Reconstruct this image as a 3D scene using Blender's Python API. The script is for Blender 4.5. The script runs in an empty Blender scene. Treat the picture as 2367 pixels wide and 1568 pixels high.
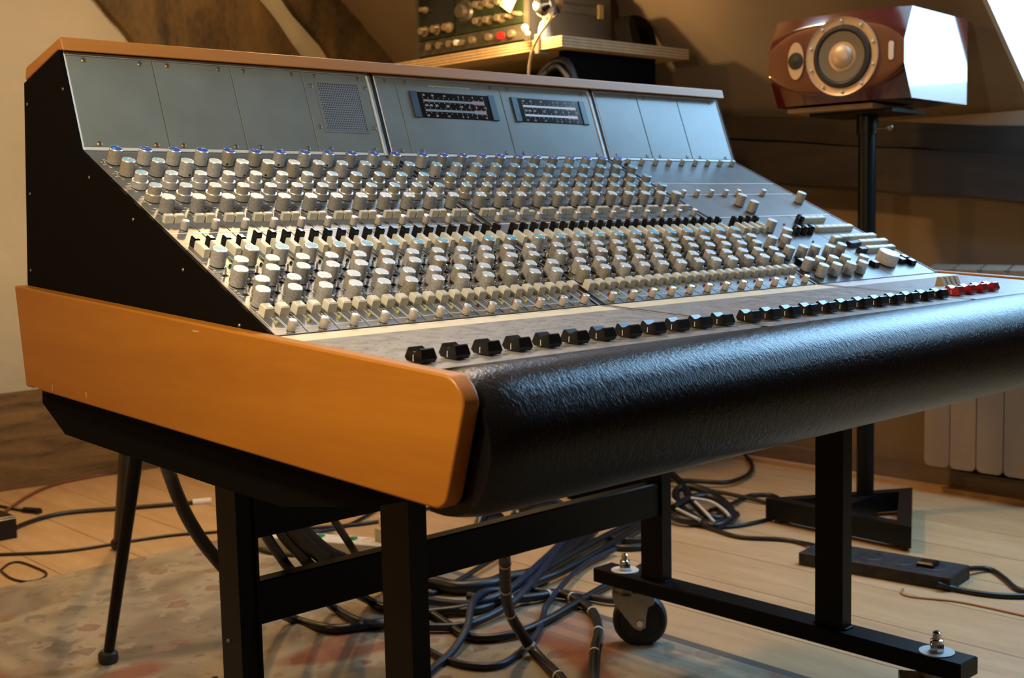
import bpy, bmesh, math, random
from mathutils import Matrix, Vector
random.seed(7)
PI = math.pi
U = 0.037            # one channel width of the console, in metres
ZF = 24.3            # console reference height above the floor, in channel widths
def W(x, y, z): return Vector((x*U, y*U, (z+ZF)*U))
scn = bpy.context.scene
col = scn.collection

# ------------------------------------------------------------------ camera, world, lights, exposure
CAM = (2873.829, -17.06302, -38.54667, -2.31517, 0.82745, -0.10041, -0.02265)
f_px, cx_, cy_, cz_, yaw, pitch, roll = CAM
fw = Vector((math.cos(yaw)*math.cos(pitch), math.sin(yaw)*math.cos(pitch), math.sin(pitch)))
rt0 = Vector((math.sin(yaw), -math.cos(yaw), 0)); up0 = rt0.cross(fw)
rt = math.cos(roll)*rt0 + math.sin(roll)*up0; up = -math.sin(roll)*rt0 + math.cos(roll)*up0
cd = bpy.data.cameras.new('camera'); cam = bpy.data.objects.new('camera', cd); col.objects.link(cam)
cd.sensor_width = 36.0; cd.lens = f_px/2367*36; cd.clip_start = 0.02
R3 = Matrix((rt, up, -fw)).transposed()
cam.matrix_world = Matrix.Translation(W(cx_, cy_, cz_)) @ R3.to_4x4()
cd.dof.use_dof = True; cd.dof.focus_distance = 1.42; cd.dof.aperture_fstop = 11.0
scn.camera = cam

wd = bpy.data.worlds.new('World'); scn.world = wd; wd.use_nodes = True
bg = wd.node_tree.nodes['Background']
bg.inputs[0].default_value = (0.36, 0.66, 1.0, 1); bg.inputs[1].default_value = 12.0

def point_lamp(name, loc, power, colr, size):
    l = bpy.data.lights.new(name, 'POINT'); l.energy = power; l.color = colr; l.shadow_soft_size = size
    o = bpy.data.objects.new(name, l); o.location = W(*loc); col.objects.link(o); return o
WARM = (1.0, 0.58, 0.19)
point_lamp('desk_lamp', (-11.6, -17.0, 7.9), 25, (1.0, 0.83, 0.60), 0.045)
point_lamp('corner_lamp', (-34, 17, 22), 30, WARM, 0.06)
point_lamp('ceiling_lamp', (33, 26, 41), 62, WARM, 0.07)
point_lamp('back_fill_light', (20, 44, -1), 10, (1.0, 0.64, 0.17), 0.08)  # added light hidden behind the desk, fills the floor and back wall
SKY = dict(y0=-20.0, y1=3.1, z0=4.6, z1=29.0)          # roof window openings in the slope
SKY3 = dict(y0=19.0, y1=31.0, z0=30.0, z1=43.0)
SKY2 = dict(y0=-40.0, y1=-30.0, z0=10.0, z1=20.0)
def slope_x(z): return 72 - 1.1*(z-5.5)
_n = Vector((-1/math.hypot(1, 1.1), 0, -1.1/math.hypot(1, 1.1)))     # into the room
_up = Vector((-1.1, 0, 1)).normalized(); _rx = _up.cross(-_n)
_M = Matrix((_rx, _up, -_n)).transposed().to_4x4()
for _s in (SKY, SKY2, SKY3):
    _za, _zb = _s['z0'], _s['z1']; _L = math.hypot(slope_x(_za)-slope_x(_zb), _zb-_za)
    pl = bpy.data.lights.new('window_portal', 'AREA'); pl.shape = 'RECTANGLE'
    pl.size = (_s['y1']-_s['y0'])*U; pl.size_y = _L*U; pl.cycles.is_portal = True
    po = bpy.data.objects.new('window_portal', pl); col.objects.link(po)
    _c = W(slope_x((_za+_zb)/2), (_s['y0']+_s['y1'])/2, (_za+_zb)/2) - _n*0.03
    po.matrix_world = Matrix.Translation(_c) @ _M

scn.view_settings.view_transform = 'Standard'; scn.view_settings.look = 'None'
scn.view_settings.gamma = 1.0; scn.view_settings.use_curve_mapping = False
scn.view_settings.exposure = 0.0
scn.cycles.use_denoising = True
scn.cycles.max_bounces = 7; scn.cycles.diffuse_bounces = 4; scn.cycles.glossy_bounces = 4
scn.cycles.sample_clamp_indirect = 60.0
scn.cycles.caustics_reflective = False; scn.cycles.caustics_refractive = False

# ------------------------------------------------------------------ materials
def new_mat(name):
    m = bpy.data.materials.new(name); m.use_nodes = True
    return m, m.node_tree, m.node_tree.nodes['Principled BSDF']
def mat(name, c, rough=0.5, metal=0.0, var=0.0, vscale=40, bump=0.0, bscale=400, spec=0.5, coat=0.0, rvar=0.0, stretch=None):
    m, nt, b = new_mat(name)
    b.inputs['Base Color'].default_value = (*c, 1); b.inputs['Roughness'].default_value = rough
    b.inputs['Metallic'].default_value = metal; b.inputs['Specular IOR Level'].default_value = spec
    if coat: b.inputs['Coat Weight'].default_value = coat; b.inputs['Coat Roughness'].default_value = 0.06
    tc = nt.nodes.new('ShaderNodeTexCoord'); src = tc.outputs['Object']
    if stretch:
        mp = nt.nodes.new('ShaderNodeMapping'); mp.inputs['Scale'].default_value = stretch
        nt.links.new(src, mp.inputs[0]); src = mp.outputs[0]
    def noise(sc, det=4):
        n = nt.nodes.new('ShaderNodeTexNoise'); n.inputs['Scale'].default_value = sc; n.inputs['Detail'].default_value = det
        nt.links.new(src, n.inputs['Vector']); return n
    if var or rvar:
        n = noise(vscale)
    if var:
        mx = nt.nodes.new('ShaderNodeMix'); mx.data_type = 'RGBA'
        mx.inputs[6].default_value = (*[max(0, v*(1-var)) for v in c], 1); mx.inputs[7].default_value = (*[min(1, v*(1+var)) for v in c], 1)
        mr = nt.nodes.new('ShaderNodeMapRange'); mr.inputs[1].default_value = .3; mr.inputs[2].default_value = .7
        nt.links.new(n.outputs[0], mr.inputs[0]); nt.links.new(mr.outputs[0], mx.inputs[0]); nt.links.new(mx.outputs[2], b.inputs['Base Color'])
    if rvar:
        mr = nt.nodes.new('ShaderNodeMapRange'); mr.inputs[1].default_value = .3; mr.inputs[2].default_value = .7
        mr.inputs[3].default_value = max(.02, rough-rvar); mr.inputs[4].default_value = rough+rvar
        nt.links.new(n.outputs[0], mr.inputs[0]); nt.links.new(mr.outputs[0], b.inputs['Roughness'])
    if bump:
        n2 = noise(bscale); bp = nt.nodes.new('ShaderNodeBump'); bp.inputs['Strength'].default_value = bump; bp.inputs['Distance'].default_value = 0.12/bscale
        nt.links.new(n2.outputs[0], bp.inputs['Height']); nt.links.new(bp.outputs[0], b.inputs['Normal'])
    return m
def wood(name, c1, c2, rough, stretch, scale=6, bump=.1, coat=0, spec=.5):
    m, nt, b = new_mat(name)
    tc = nt.nodes.new('ShaderNodeTexCoord'); mp = nt.nodes.new('ShaderNodeMapping'); mp.inputs['Scale'].default_value = stretch
    nt.links.new(tc.outputs['Object'], mp.inputs[0])
    n1 = nt.nodes.new('ShaderNodeTexNoise'); n1.inputs['Scale'].default_value = scale; n1.inputs['Detail'].default_value = 8; n1.inputs['Distortion'].default_value = .6
    nt.links.new(mp.outputs[0], n1.inputs['Vector'])
    n2 = nt.nodes.new('ShaderNodeTexNoise'); n2.inputs['Scale'].default_value = scale*9; n2.inputs['Detail'].default_value = 3
    nt.links.new(mp.outputs[0], n2.inputs['Vector'])
    ad = nt.nodes.new('ShaderNodeMath'); ad.operation = 'MULTIPLY_ADD'; ad.inputs[1].default_value = .35
    nt.links.new(n2.outputs[0], ad.inputs[0]); nt.links.new(n1.outputs[0], ad.inputs[2])
    cr = nt.nodes.new('ShaderNodeValToRGB'); cr.color_ramp.elements[0].position = .45; cr.color_ramp.elements[1].position = .9
    cr.color_ramp.elements[0].color = (*c1, 1); cr.color_ramp.elements[1].color = (*c2, 1)
    nt.links.new(ad.outputs[0], cr.inputs[0]); nt.links.new(cr.outputs[0], b.inputs['Base Color'])
    b.inputs['Roughness'].default_value = rough; b.inputs['Specular IOR Level'].default_value = spec
    if coat: b.inputs['Coat Weight'].default_value = coat; b.inputs['Coat Roughness'].default_value = .15
    bp = nt.nodes.new('ShaderNodeBump'); bp.inputs['Strength'].default_value = bump; bp.inputs['Distance'].default_value = .002
    nt.links.new(ad.outputs[0], bp.inputs['Height']); nt.links.new(bp.outputs[0], b.inputs['Normal'])
    return m
M = {}
M['cheek_wood'] = wood('cheek_wood', (.355, .122, .008), (.44, .165, .011), .40, (1, .22, 2.2), 9, .05)
M['cap_wood'] = wood('cap_wood', (.42, .165, .030), (.52, .215, .042), .40, (.15, 1, 1), 12, .05)
M['black'] = mat('black_laminate', (.0035, .003, .0025), .7, spec=.06)
M['blackmetal'] = mat('black_steel', (.004, .004, .004), .38, spec=.22, var=.3, vscale=30, bump=.1, bscale=700)
M['gap'] = mat('dark_gap', (.006, .005, .004), .8)
M['panel'] = mat('grey_panel', (.19, .22, .21), .27, var=.10, vscale=14, bump=.08, bscale=1500, spec=.6)
M['strip'] = mat('grey_strip', (.145, .15, .145), .36, var=.14, vscale=30, bump=.10, bscale=1200, spec=.6)
M['plate'] = mat('fader_plate_grey', (.25, .245, .24), .42, var=.22, vscale=55, bump=.15, bscale=1500, rvar=.1)
M['silver'] = mat('silver_trim', (.74, .74, .74), .42, .1, var=.08)
M['worn'] = mat('worn_trim', (.36, .31, .27), .45, .5, var=.3, vscale=60)
M['alu'] = mat('knob_aluminium', (.44, .42, .385), .55, .25, var=.2, vscale=420, bump=.25, bscale=1300)
M['alu_olive'] = mat('knob_aluminium_tarnished', (.36, .32, .24), .55, .25, var=.2, vscale=420, bump=.15, bscale=1800)
M['alu_dark'] = mat('knob_aluminium_dull', (.29, .28, .26), .55, .25, var=.2, vscale=420, bump=.15, bscale=1800)
M['rim'] = mat('knob_rim', (.75, .74, .72), .36, .7)
M['cap_blue'] = mat('cap_dark_blue', (.025, .12, .62), .45)
M['cap_sky'] = mat('cap_sky_blue', (.09, .44, .66), .45)
M['cap_white'] = mat('cap_pale', (.60, .70, .77), .45)
M['cream_knob'] = mat('small_knob_metal', (.58, .51, .43), .5, .2, var=.12, vscale=150, bump=.15, bscale=1500)
M['ivory'] = mat('ivory_plastic', (.72, .67, .53), .42, var=.07, vscale=90)
M['blackplastic'] = mat('black_plastic', (.005, .005, .005), .22, spec=.35, var=.2, vscale=90)
M['red'] = mat('red_plastic', (.42, .012, .012), .22)
M['wedge'] = mat('tan_plastic', (.50, .33, .13), .4)
M['print'] = mat('white_print', (.88, .86, .78), .6)
M['tick'] = mat('black_print', (.03, .03, .03), .6)
M['cream'] = mat('cream_strip', (.78, .70, .50), .5, var=.07, vscale=25)
M['led_green'] = mat('led_green', (.01, .25, .09), .15)
M['led_yellow'] = mat('led_yellow', (.55, .50, .06), .15)
M['led_red'] = mat('led_red', (.40, .01, .02), .15)
M['led_dark'] = mat('led_dark', (.10, .02, .02), .15)
M['chrome'] = mat('chrome', (.80, .79, .77), .14, 1.0)
M['screw'] = mat('screw_steel', (.30, .27, .23), .4, .8)
M['screw_brass'] = mat('screw_brass', (.36, .24, .13), .4, .8)
M['meter_black'] = mat('meter_glass', (.006, .006, .007), .12)
M['meter_bar'] = mat('meter_bar_grey', (.24, .25, .25), .35)
M['meter_bar_white'] = mat('meter_bar_white', (.80, .76, .74), .35)
M['meter_red'] = mat('meter_red', (.50, .07, .05), .35)
M['bezel'] = mat('meter_bezel', (.03, .055, .085), .3)
M['zinc'] = mat('zinc_plate', (.46, .44, .36), .42, .75, var=.12, vscale=60)
M['rubber'] = mat('black_rubber', (.016, .016, .018), .55, bump=.1)
M['washer'] = mat('pale_washer', (.62, .58, .54), .5, .2)
M['cable'] = mat('cable_black', (.007, .007, .008), .40, var=.2, bump=.2, bscale=600)
M['cable_blue'] = mat('cable_navy', (.012, .018, .036), .42, var=.25, bump=.2, bscale=600)
M['cable_red'] = mat('cable_rust', (.16, .05, .02), .5)
M['cable_orange'] = mat('cable_orange', (.42, .17, .05), .5)
M['cable_white'] = mat('cable_pale', (.50, .46, .40), .45)
M['whiteplastic'] = mat('white_plastic', (.72, .68, .60), .4)
M['tape'] = mat('cable_tie_white', (.6, .58, .55), .5)
M['lacquer'] = mat('dark_red_lacquer', (.075, .010, .009), .10, coat=1.0, spec=.9)
M['veneer'] = wood('speaker_veneer', (.11, .035, .016), (.16, .055, .024), .4, (2, 2, .4), 7, .0, .12)
M['cone'] = mat('woofer_cone', (.17, .145, .115), .55, bump=.2, bscale=500)
M['champagne'] = mat('champagne_ring', (.62, .46, .33), .45, .3)
M['paper'] = mat('cream_paper', (.78, .70, .50), .7)
M['ply'] = wood('plywood_face', (.42, .25, .10), (.55, .34, .15), .5, (.3, .3, 1), 8, .05)
M['plyl'] = mat('ply_layer_light', (.62, .43, .22), .6, var=.12, vscale=40)
M['plyd'] = mat('ply_layer_dark', (.36, .22, .11), .6, var=.12, vscale=40)
M['rackgrey'] = mat('rack_grey', (.030, .030, .030), .5)
M['racksteel'] = mat('rack_panel_steel', (.075, .065, .045), .4, .3)
M['rackgreen'] = mat('rack_green', (.016, .022, .006), .4)
M['brass'] = mat('brass_knob', (.42, .33, .21), .28, .8)
M['enamel'] = mat('radiator_enamel', (.28, .205, .145), .45, spec=.3, var=.05)
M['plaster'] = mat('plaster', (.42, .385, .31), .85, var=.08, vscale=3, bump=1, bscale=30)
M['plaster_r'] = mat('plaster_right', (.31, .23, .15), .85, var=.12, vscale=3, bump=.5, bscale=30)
M['plaster_d'] = mat('plaster_bounce_cut', (.20, .16, .12), .9)  # unseen walls and ceiling: colour darkened to cut bounced light
M['plaster_low_shaded'] = mat('plaster_lower_shaded', (.19, .13, .075), .9, var=.12, vscale=3)  # darker than the slope's plaster: shadow below the purlin put into the colour
M['beam'] = wood('old_oak_beam', (.028, .016, .007), (.16, .098, .038), .8, (1.2, 1.2, .5), 7, .9)
M['beam_h'] = wood('dark_oak', (.009, .006, .004), (.036, .022, .013), .8, (.6, .35, 2), 6, .8)
M['sill'] = wood('sill_oak', (.050, .026, .008), (.19, .11, .035), .75, (.5, 1, 3), 8, .8)
M['floor'] = wood('floor_oak', (.40, .235, .105), (.52, .33, .165), .5, (4, .6, 1), 5, .12)
M['floor2'] = wood('floor_oak_pale', (.42, .25, .115), (.54, .345, .18), .5, (4, .6, 1), 5, .12)
M['greywood'] = wood('baseboard_stone', (.10, .065, .045), (.17, .115, .08), .7, (2, .5, 2), 9, .4)

# leather: grain cells plus long creases
m, nt, b = new_mat('black_leather'); M['leather'] = m
b.inputs['Base Color'].default_value = (.005, .0045, .0045, 1); b.inputs['Roughness'].default_value = .28; b.inputs['Specular IOR Level'].default_value = .30
tc = nt.nodes.new('ShaderNodeTexCoord')
v = nt.nodes.new('ShaderNodeTexVoronoi'); v.feature = 'DISTANCE_TO_EDGE'; v.inputs['Scale'].default_value = 300
lmap = nt.nodes.new('ShaderNodeMapping'); lmap.inputs['Scale'].default_value = (1.5, .75, .75); nt.links.new(tc.outputs['Object'], lmap.inputs[0]); nt.links.new(lmap.outputs[0], v.inputs['Vector'])
n = nt.nodes.new('ShaderNodeTexNoise'); n.inputs['Scale'].default_value = 120; n.inputs['Detail'].default_value = 5; n.inputs['Distortion'].default_value = 1.2; nt.links.new(lmap.outputs[0], n.inputs['Vector'])
a = nt.nodes.new('ShaderNodeMath'); a.operation = 'MULTIPLY_ADD'; a.inputs[1].default_value = 1.9; nt.links.new(n.outputs[0], a.inputs[0]); nt.links.new(v.outputs['Distance'], a.inputs[2])
bp = nt.nodes.new('ShaderNodeBump'); bp.inputs['Strength'].default_value = .42; bp.inputs['Distance'].default_value = .0008
nt.links.new(a.outputs[0], bp.inputs['Height']); nt.links.new(bp.outputs[0], b.inputs['Normal'])

# perforated speaker grille: round dark holes in a grey sheet
m, nt, b = new_mat('perforated_sheet'); M['perf'] = m
tc = nt.nodes.new('ShaderNodeTexCoord'); sp = nt.nodes.new('ShaderNodeSeparateXYZ'); nt.links.new(tc.outputs['Object'], sp.inputs[0])
def mth(op, a_, b_=None):
    q = nt.nodes.new('ShaderNodeMath'); q.operation = op
    for i, s in enumerate((a_, b_)):
        if s is None: continue
        if isinstance(s, (int, float)): q.inputs[i].default_value = s
        else: nt.links.new(s, q.inputs[i])
    return q.outputs[0]
px = mth('MULTIPLY', sp.outputs[0], 255.0); py = mth('MULTIPLY', sp.outputs[1], 290.0)
row = mth('FLOOR', py); sh = mth('MULTIPLY', mth('MODULO', row, 2.0), .5)
fx = mth('SUBTRACT', mth('FRACT', mth('ADD', px, sh)), .5); fy = mth('SUBTRACT', mth('FRACT', py), .5)
d2 = mth('ADD', mth('MULTIPLY', fx, fx), mth('MULTIPLY', fy, fy)); hole = mth('LESS_THAN', d2, .12)
mx = nt.nodes.new('ShaderNodeMix'); mx.data_type = 'RGBA'; mx.inputs[6].default_value = (.20, .20, .19, 1); mx.inputs[7].default_value = (.012, .012, .012, 1)
nt.links.new(hole, mx.inputs[0]); nt.links.new(mx.outputs[2], b.inputs['Base Color']); b.inputs['Roughness'].default_value = .45

# faded persian rug: field of blotches, borders by object coordinates
m, nt, b = new_mat('faded_rug'); M['rug'] = m
b.inputs['Roughness'].default_value = .95; b.inputs['Specular IOR Level'].default_value = .1
tc = nt.nodes.new('ShaderNodeTexCoord'); sp = nt.nodes.new('ShaderNodeSeparateXYZ'); nt.links.new(tc.outputs['Object'], sp.inputs[0])
def vor(sc, feat='F1'):
    q = nt.nodes.new('ShaderNodeTexVoronoi'); q.inputs['Scale'].default_value = sc; q.feature = feat; return q
def noi(sc, det=4, dist=0):
    q = nt.nodes.new('ShaderNodeTexNoise'); q.inputs['Scale'].default_value = sc; q.inputs['Detail'].default_value = det; q.inputs['Distortion'].default_value = dist
    nt.links.new(tc.outputs['Object'], q.inputs['Vector']); return q.outputs[0]
def ramp(s, stops):
    q = nt.nodes.new('ShaderNodeValToRGB'); cr = q.color_ramp
    while len(cr.elements) < len(stops): cr.elements.new(.5)
    for e, (p_, c_) in zip(cr.elements, stops): e.position = p_; e.color = (*c_, 1)
    nt.links.new(s, q.inputs[0]); return q.outputs[0]
def mixc(f_, a_, b_):
    q = nt.nodes.new('ShaderNodeMix'); q.data_type = 'RGBA'
    for i, s in ((0, f_), (6, a_), (7, b_)):
        if isinstance(s, (int, float)): q.inputs[i].default_value = s
        elif isinstance(s, tuple): q.inputs[i].default_value = (*s, 1)
        else: nt.links.new(s, q.inputs[i])
    return q.outputs[2]
base = ramp(noi(5, 6, 1.0), [(.30, (.19, .145, .095)), (.46, (.30, .235, .15)), (.58, (.40, .32, .205)), (.72, (.26, .215, .15))])
dn = noi(30, 3); off = nt.nodes.new('ShaderNodeVectorMath'); off.operation = 'MULTIPLY_ADD'
off.inputs[1].default_value = (.05, .05, 0); nt.links.new(dn, off.inputs[0]); nt.links.new(tc.outputs['Object'], off.inputs[2])
def motif(sc, lo):
    q = vor(sc); nt.links.new(off.outputs[0], q.inputs['Vector']); return mth('LESS_THAN', q.outputs['Distance'], lo), q.outputs['Color']
f1, k1 = motif(15, .34); f2, k2 = motif(15, .17); f3, k3 = motif(24, .24)
c1 = mixc(mth('MULTIPLY', f1, .62), base, ramp(k1, [(.0, (.42, .35, .24)), (.35, (.40, .33, .22)), (.5, (.27, .11, .06)), (.7, (.13, .13, .115)), (.85, (.38, .31, .2))]))
c2 = mixc(mth('MULTIPLY', f2, .7), c1, ramp(k2, [(.0, (.25, .09, .05)), (.5, (.30, .24, .16)), (1, (.16, .13, .10))]))
c3 = mixc(mth('MULTIPLY', f3, .30), c2, (.13, .095, .07))
med = ramp(noi(1.5, 2, .4), [(.0, (0, 0, 0)), (.53, (0, 0, 0)), (.555, (1, 1, 1)), (.60, (1, 1, 1)), (.625, (0, 0, 0))])
c4 = mixc(mth('MULTIPLY', med, .75), c3, (.27, .085, .045))
edge = mth('SUBTRACT', 31.0*U, sp.outputs[0])         # distance from the long right edge
inb = mth('LESS_THAN', edge, .16); wav = mth('SINE', mth('MULTIPLY', edge, 110.0))
c5 = mixc(mth('MULTIPLY', inb, .35), c4, mixc(mth('GREATER_THAN', wav, 0.0), (.20, .18, .15), (.44, .30, .20)))
c6 = mixc(mth('LESS_THAN', edge, .025), c5, (.13, .11, .09))
nt.links.new(c6, b.inputs['Base Color'])
pn = noi(900, 2); bp = nt.nodes.new('ShaderNodeBump'); bp.inputs['Strength'].default_value = .5; bp.inputs['Distance'].default_value = .002
nt.links.new(pn, bp.inputs['Height']); nt.links.new(bp.outputs[0], b.inputs['Normal'])

m, nt, b = new_mat('window_glass'); M['glass'] = m
b.inputs['Roughness'].default_value = .02
tr = nt.nodes.new('ShaderNodeBsdfTransparent'); ms = nt.nodes.new('ShaderNodeMixShader'); ms.inputs[0].default_value = .06
nt.links.new(tr.outputs[0], ms.inputs[1]); nt.links.new(b.outputs[0], ms.inputs[2]); nt.links.new(ms.outputs[0], nt.nodes['Material Output'].inputs[0])

m, nt, b = new_mat('lamp_glow'); M['glow'] = m
b.inputs['Base Color'].default_value = (.9, .6, .3, 1); b.inputs['Emission Color'].default_value = (1, .72, .36, 1); b.inputs['Emission Strength'].default_value = 1.2

# ------------------------------------------------------------------ mesh and object helpers
class MB:
    """collects polygons in channel-width units, with a material index each"""
    def __init__(s): s.v = []; s.f = []; s.mi = []
    def add(s, vs, fs, mi=0):
        k = len(s.v); s.v += [tuple(q) for q in vs]; s.f += [tuple(i+k for i in q) for q in fs]; s.mi += [mi]*len(fs); return s
    def box(s, x0, x1, y0, y1, z0, z1, mi=0):
        vs = [(x, y, z) for z in (z0, z1) for y in (y0, y1) for x in (x0, x1)]
        return s.add(vs, [(0, 2, 3, 1), (4, 5, 7, 6), (0, 1, 5, 4), (2, 6, 7, 3), (0, 4, 6, 2), (1, 3, 7, 5)], mi)
    def cbox(s, x0, x1, y0, y1, z0, z1, c, mi=0):
        """box whose top edges are chamfered by c"""
        vs = []
        for (a, z) in ((0, z0), (0, z1-c), (c, z1)):
            vs += [(x0+a, y0+a, z), (x1-a, y0+a, z), (x1-a, y1-a, z), (x0+a, y1-a, z)]
        fs = [(3, 2, 1, 0), (8, 9, 10, 11)]
        for k in (0, 4):
            for i in range(4): j = (i+1) % 4; fs.append((k+i, k+j, k+4+j, k+4+i))
        return s.add(vs, fs, mi)
    def prism(s, prof, x0, x1, mi=0):
        """(y,z) outline swept along x"""
        n = len(prof); A = sum(prof[i][0]*prof[(i+1) % n][1]-prof[(i+1) % n][0]*prof[i][1] for i in range(n))
        if A < 0: prof = prof[::-1]
        vs = [(x0, *q) for q in prof]+[(x1, *q) for q in prof]
        return s.add(vs, [tuple(range(n))[::-1], tuple(range(n, 2*n))]+[(i, (i+1) % n, n+(i+1) % n, n+i) for i in range(n)], mi)
    def lathe(s, prof, n=24, c=(0, 0, 0), mi=0, axis='z', cap=True):
        vs = []
        for r, z in prof:
            for i in range(n):
                a = 2*PI*i/n; p = (r*math.cos(a), r*math.sin(a), z)
                if axis == 'x': p = (p[2], p[0], p[1])
                if axis == 'y': p = (p[1], p[2], p[0])
                vs.append((p[0]+c[0], p[1]+c[1], p[2]+c[2]))
        fs = []
        for k in range(len(prof)-1):
            for i in range(n): j = (i+1) % n; fs.append((k*n+i, k*n+j, (k+1)*n+j, (k+1)*n+i))
        if cap: fs += [tuple(range(n))[::-1], tuple(range((len(prof)-1)*n, len(prof)*n))]
        return s.add(vs, fs, mi)
    def tube(s, pts, r, n=10, mi=0, smooth=0, closed=False, r1=None):
        pts = [Vector(q) for q in pts]
        if smooth: pts = catmull(pts, smooth)
        N = len(pts); vs = []
        t0 = (pts[1]-pts[0]).normalized(); ref = Vector((0, 0, 1)) if abs(t0.z) < .9 else Vector((1, 0, 0))
        u = t0.cross(ref).normalized()
        for i, q in enumerate(pts):
            t = (pts[min(i+1, N-1)]-pts[max(i-1, 0)]).normalized()
            u = (u-t*u.dot(t)).normalized(); w = t.cross(u); rr = r if r1 is None else r+(r1-r)*i/(N-1)
            for k in range(n):
                a = 2*PI*k/n; vs.append(q+u*rr*math.cos(a)+w*rr*math.sin(a))
        fs = [(i*n+k, i*n+(k+1) % n, (i+1)*n+(k+1) % n, (i+1)*n+k) for i in range(N-1) for k in range(n)]
        fs += [tuple(range(n))[::-1], tuple(range((N-1)*n, N*n))]
        return s.add(vs, fs, mi)
    def ball(s, c, r, n=12, mi=0, half=False, squash=1):
        prof = []
        m_ = n//2
        for k in range(m_+1):
            a = (-PI/2 if not half else 0)+(PI if not half else PI/2)*k/m_
            prof.append((max(1e-4, r*math.cos(a)), r*math.sin(a)*squash))
        return s.lathe(prof, n, c, mi)
    def ring(s, r0, r1, a0, a1, z, n=20, c=(0, 0), mi=0):
        vs = []
        for i in range(n+1):
            a = a0+(a1-a0)*i/n
            vs += [(c[0]+r0*math.cos(a), c[1]+r0*math.sin(a), z), (c[0]+r1*math.cos(a), c[1]+r1*math.sin(a), z)]
        return s.add(vs, [(2*i, 2*i+1, 2*i+3, 2*i+2) for i in range(n)], mi)
    def line(s, a, b_, w, z, mi=0):
        a = Vector(a); b_ = Vector(b_); d = (b_-a).normalized(); p = Vector((-d.y, d.x))*w/2
        return s.add([(*(a+p), z), (*(a-p), z), (*(b_-p), z), (*(b_+p), z)], [(0, 1, 2, 3)], mi)
    def mesh(s, name, mats, smooth=True, ang=35, world=False):
        me = bpy.data.meshes.new(name)
        vs = [((x)*U, y*U, (z+(ZF if world else 0))*U) for x, y, z in s.v]
        me.from_pydata(vs, [], s.f); me.update()
        for q in (mats if isinstance(mats, (list, tuple)) else [mats]): me.materials.append(M[q])
        me.polygons.foreach_set('material_index', s.mi)
        bm = bmesh.new(); bm.from_mesh(me); bmesh.ops.recalc_face_normals(bm, faces=bm.faces); bm.to_mesh(me); bm.free()
        if smooth:
            me.polygons.foreach_set('use_smooth', [True]*len(me.polygons)); me.set_sharp_from_angle(angle=math.radians(ang))
        return me
def catmull(p, k):
    out = []
    for i in range(len(p)-1):
        p0 = p[max(i-1, 0)]; p1 = p[i]; p2 = p[i+1]; p3 = p[min(i+2, len(p)-1)]
        for j in range(k):
            t = j/k; out.append(.5*((2*p1)+(p2-p0)*t+(2*p0-5*p1+4*p2-p3)*t*t+(3*p1-p0-3*p2+p3)*t*t*t))
    return out+[p[-1]]
WM = {}
I4 = Matrix.Identity(4)
def put(name, me, parent=None, mw=None, bevel=0, label=None, kind=None):
    """link one mesh as an object; mw is its world matrix (defaults to the parent's)"""
    o = bpy.data.objects.new(name, me); col.objects.link(o)
    pm = WM[parent.name] if parent else I4
    mw = mw if mw is not None else I4
    if parent: o.parent = parent
    o.matrix_local = pm.inverted() @ mw; WM[o.name] = mw
    if bevel:
        bv = o.modifiers.new('bevel', 'BEVEL'); bv.width = bevel*U; bv.segments = 3; bv.limit_method = 'ANGLE'; bv.angle_limit = math.radians(40)
    if label: o['label'] = label
    if kind: o['kind'] = kind
    return o
def thing(name, loc, label, cat, group=None):
    o = bpy.data.objects.new(name, None); col.objects.link(o); o.empty_display_size = .05
    o.location = W(*loc); WM[o.name] = Matrix.Translation(o.location); o['label'] = label; o['category'] = cat
    if group: o['group'] = group
    return o
def tag(o, label, cat, group=None):
    o['label'] = label; o['category'] = cat
    if group: o['group'] = group
    return o
def struct(name, mb, mats, parent=None, **k):
    o = put(name, mb.mesh(name, mats, world=True, **k), parent)
    if not parent: o['kind'] = 'structure'
    return o
def text_mesh(s, size, m, extrude=.0):
    c = bpy.data.curves.new('text', 'FONT'); c.body = s; c.size = size*U; c.align_x = 'CENTER'; c.align_y = 'CENTER'; c.resolution_u = 2
    o = bpy.data.objects.new('text', c); col.objects.link(o)
    dg = bpy.context.evaluated_depsgraph_get(); me = bpy.data.meshes.new_from_object(o.evaluated_get(dg))
    bpy.data.objects.remove(o); bpy.data.curves.remove(c)
    me.materials.clear(); me.materials.append(M[m]); return me

# ------------------------------------------------------------------ the room
FL = -24.3
fl = struct('floor', MB().box(-62, 73, -112, 70, FL-2, FL-.12), 'gap')
bw = 5.35
k = 0; x = 35.0-18*bw
while x < 72:
    b_ = MB().box(x+.03, min(x+bw-.03, 72), -100, 67, FL-.5, FL)
    put('floor_board', b_.mesh('floor_board', 'floor' if k % 2 else 'floor2', world=True), fl); x += bw; k += 1
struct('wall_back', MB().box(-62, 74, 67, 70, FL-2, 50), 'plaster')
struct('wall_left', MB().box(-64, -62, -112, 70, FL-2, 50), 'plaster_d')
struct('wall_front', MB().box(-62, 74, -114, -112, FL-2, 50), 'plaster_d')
struct('wall_right', MB().box(72, 74, -112, 67, FL-2, 4.3), 'plaster_low_shaded')
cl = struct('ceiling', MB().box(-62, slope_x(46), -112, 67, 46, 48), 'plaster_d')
def slope_slab(y0, y1, z0, z1, t=2.5):
    pr = [(slope_x(z0), z0), (slope_x(z1), z1), (slope_x(z1)+t, z1+t*.9), (slope_x(z0)+t, z0+t*.9)]
    vs = [(a, y0, c) for a, c in pr]+[(a, y1, c) for a, c in pr]
    return MB().add(vs, [(0, 1, 2, 3), (7, 6, 5, 4)]+[(i, 4+i, 4+(i+1) % 4, (i+1) % 4) for i in range(4)])
S = SKY
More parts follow.
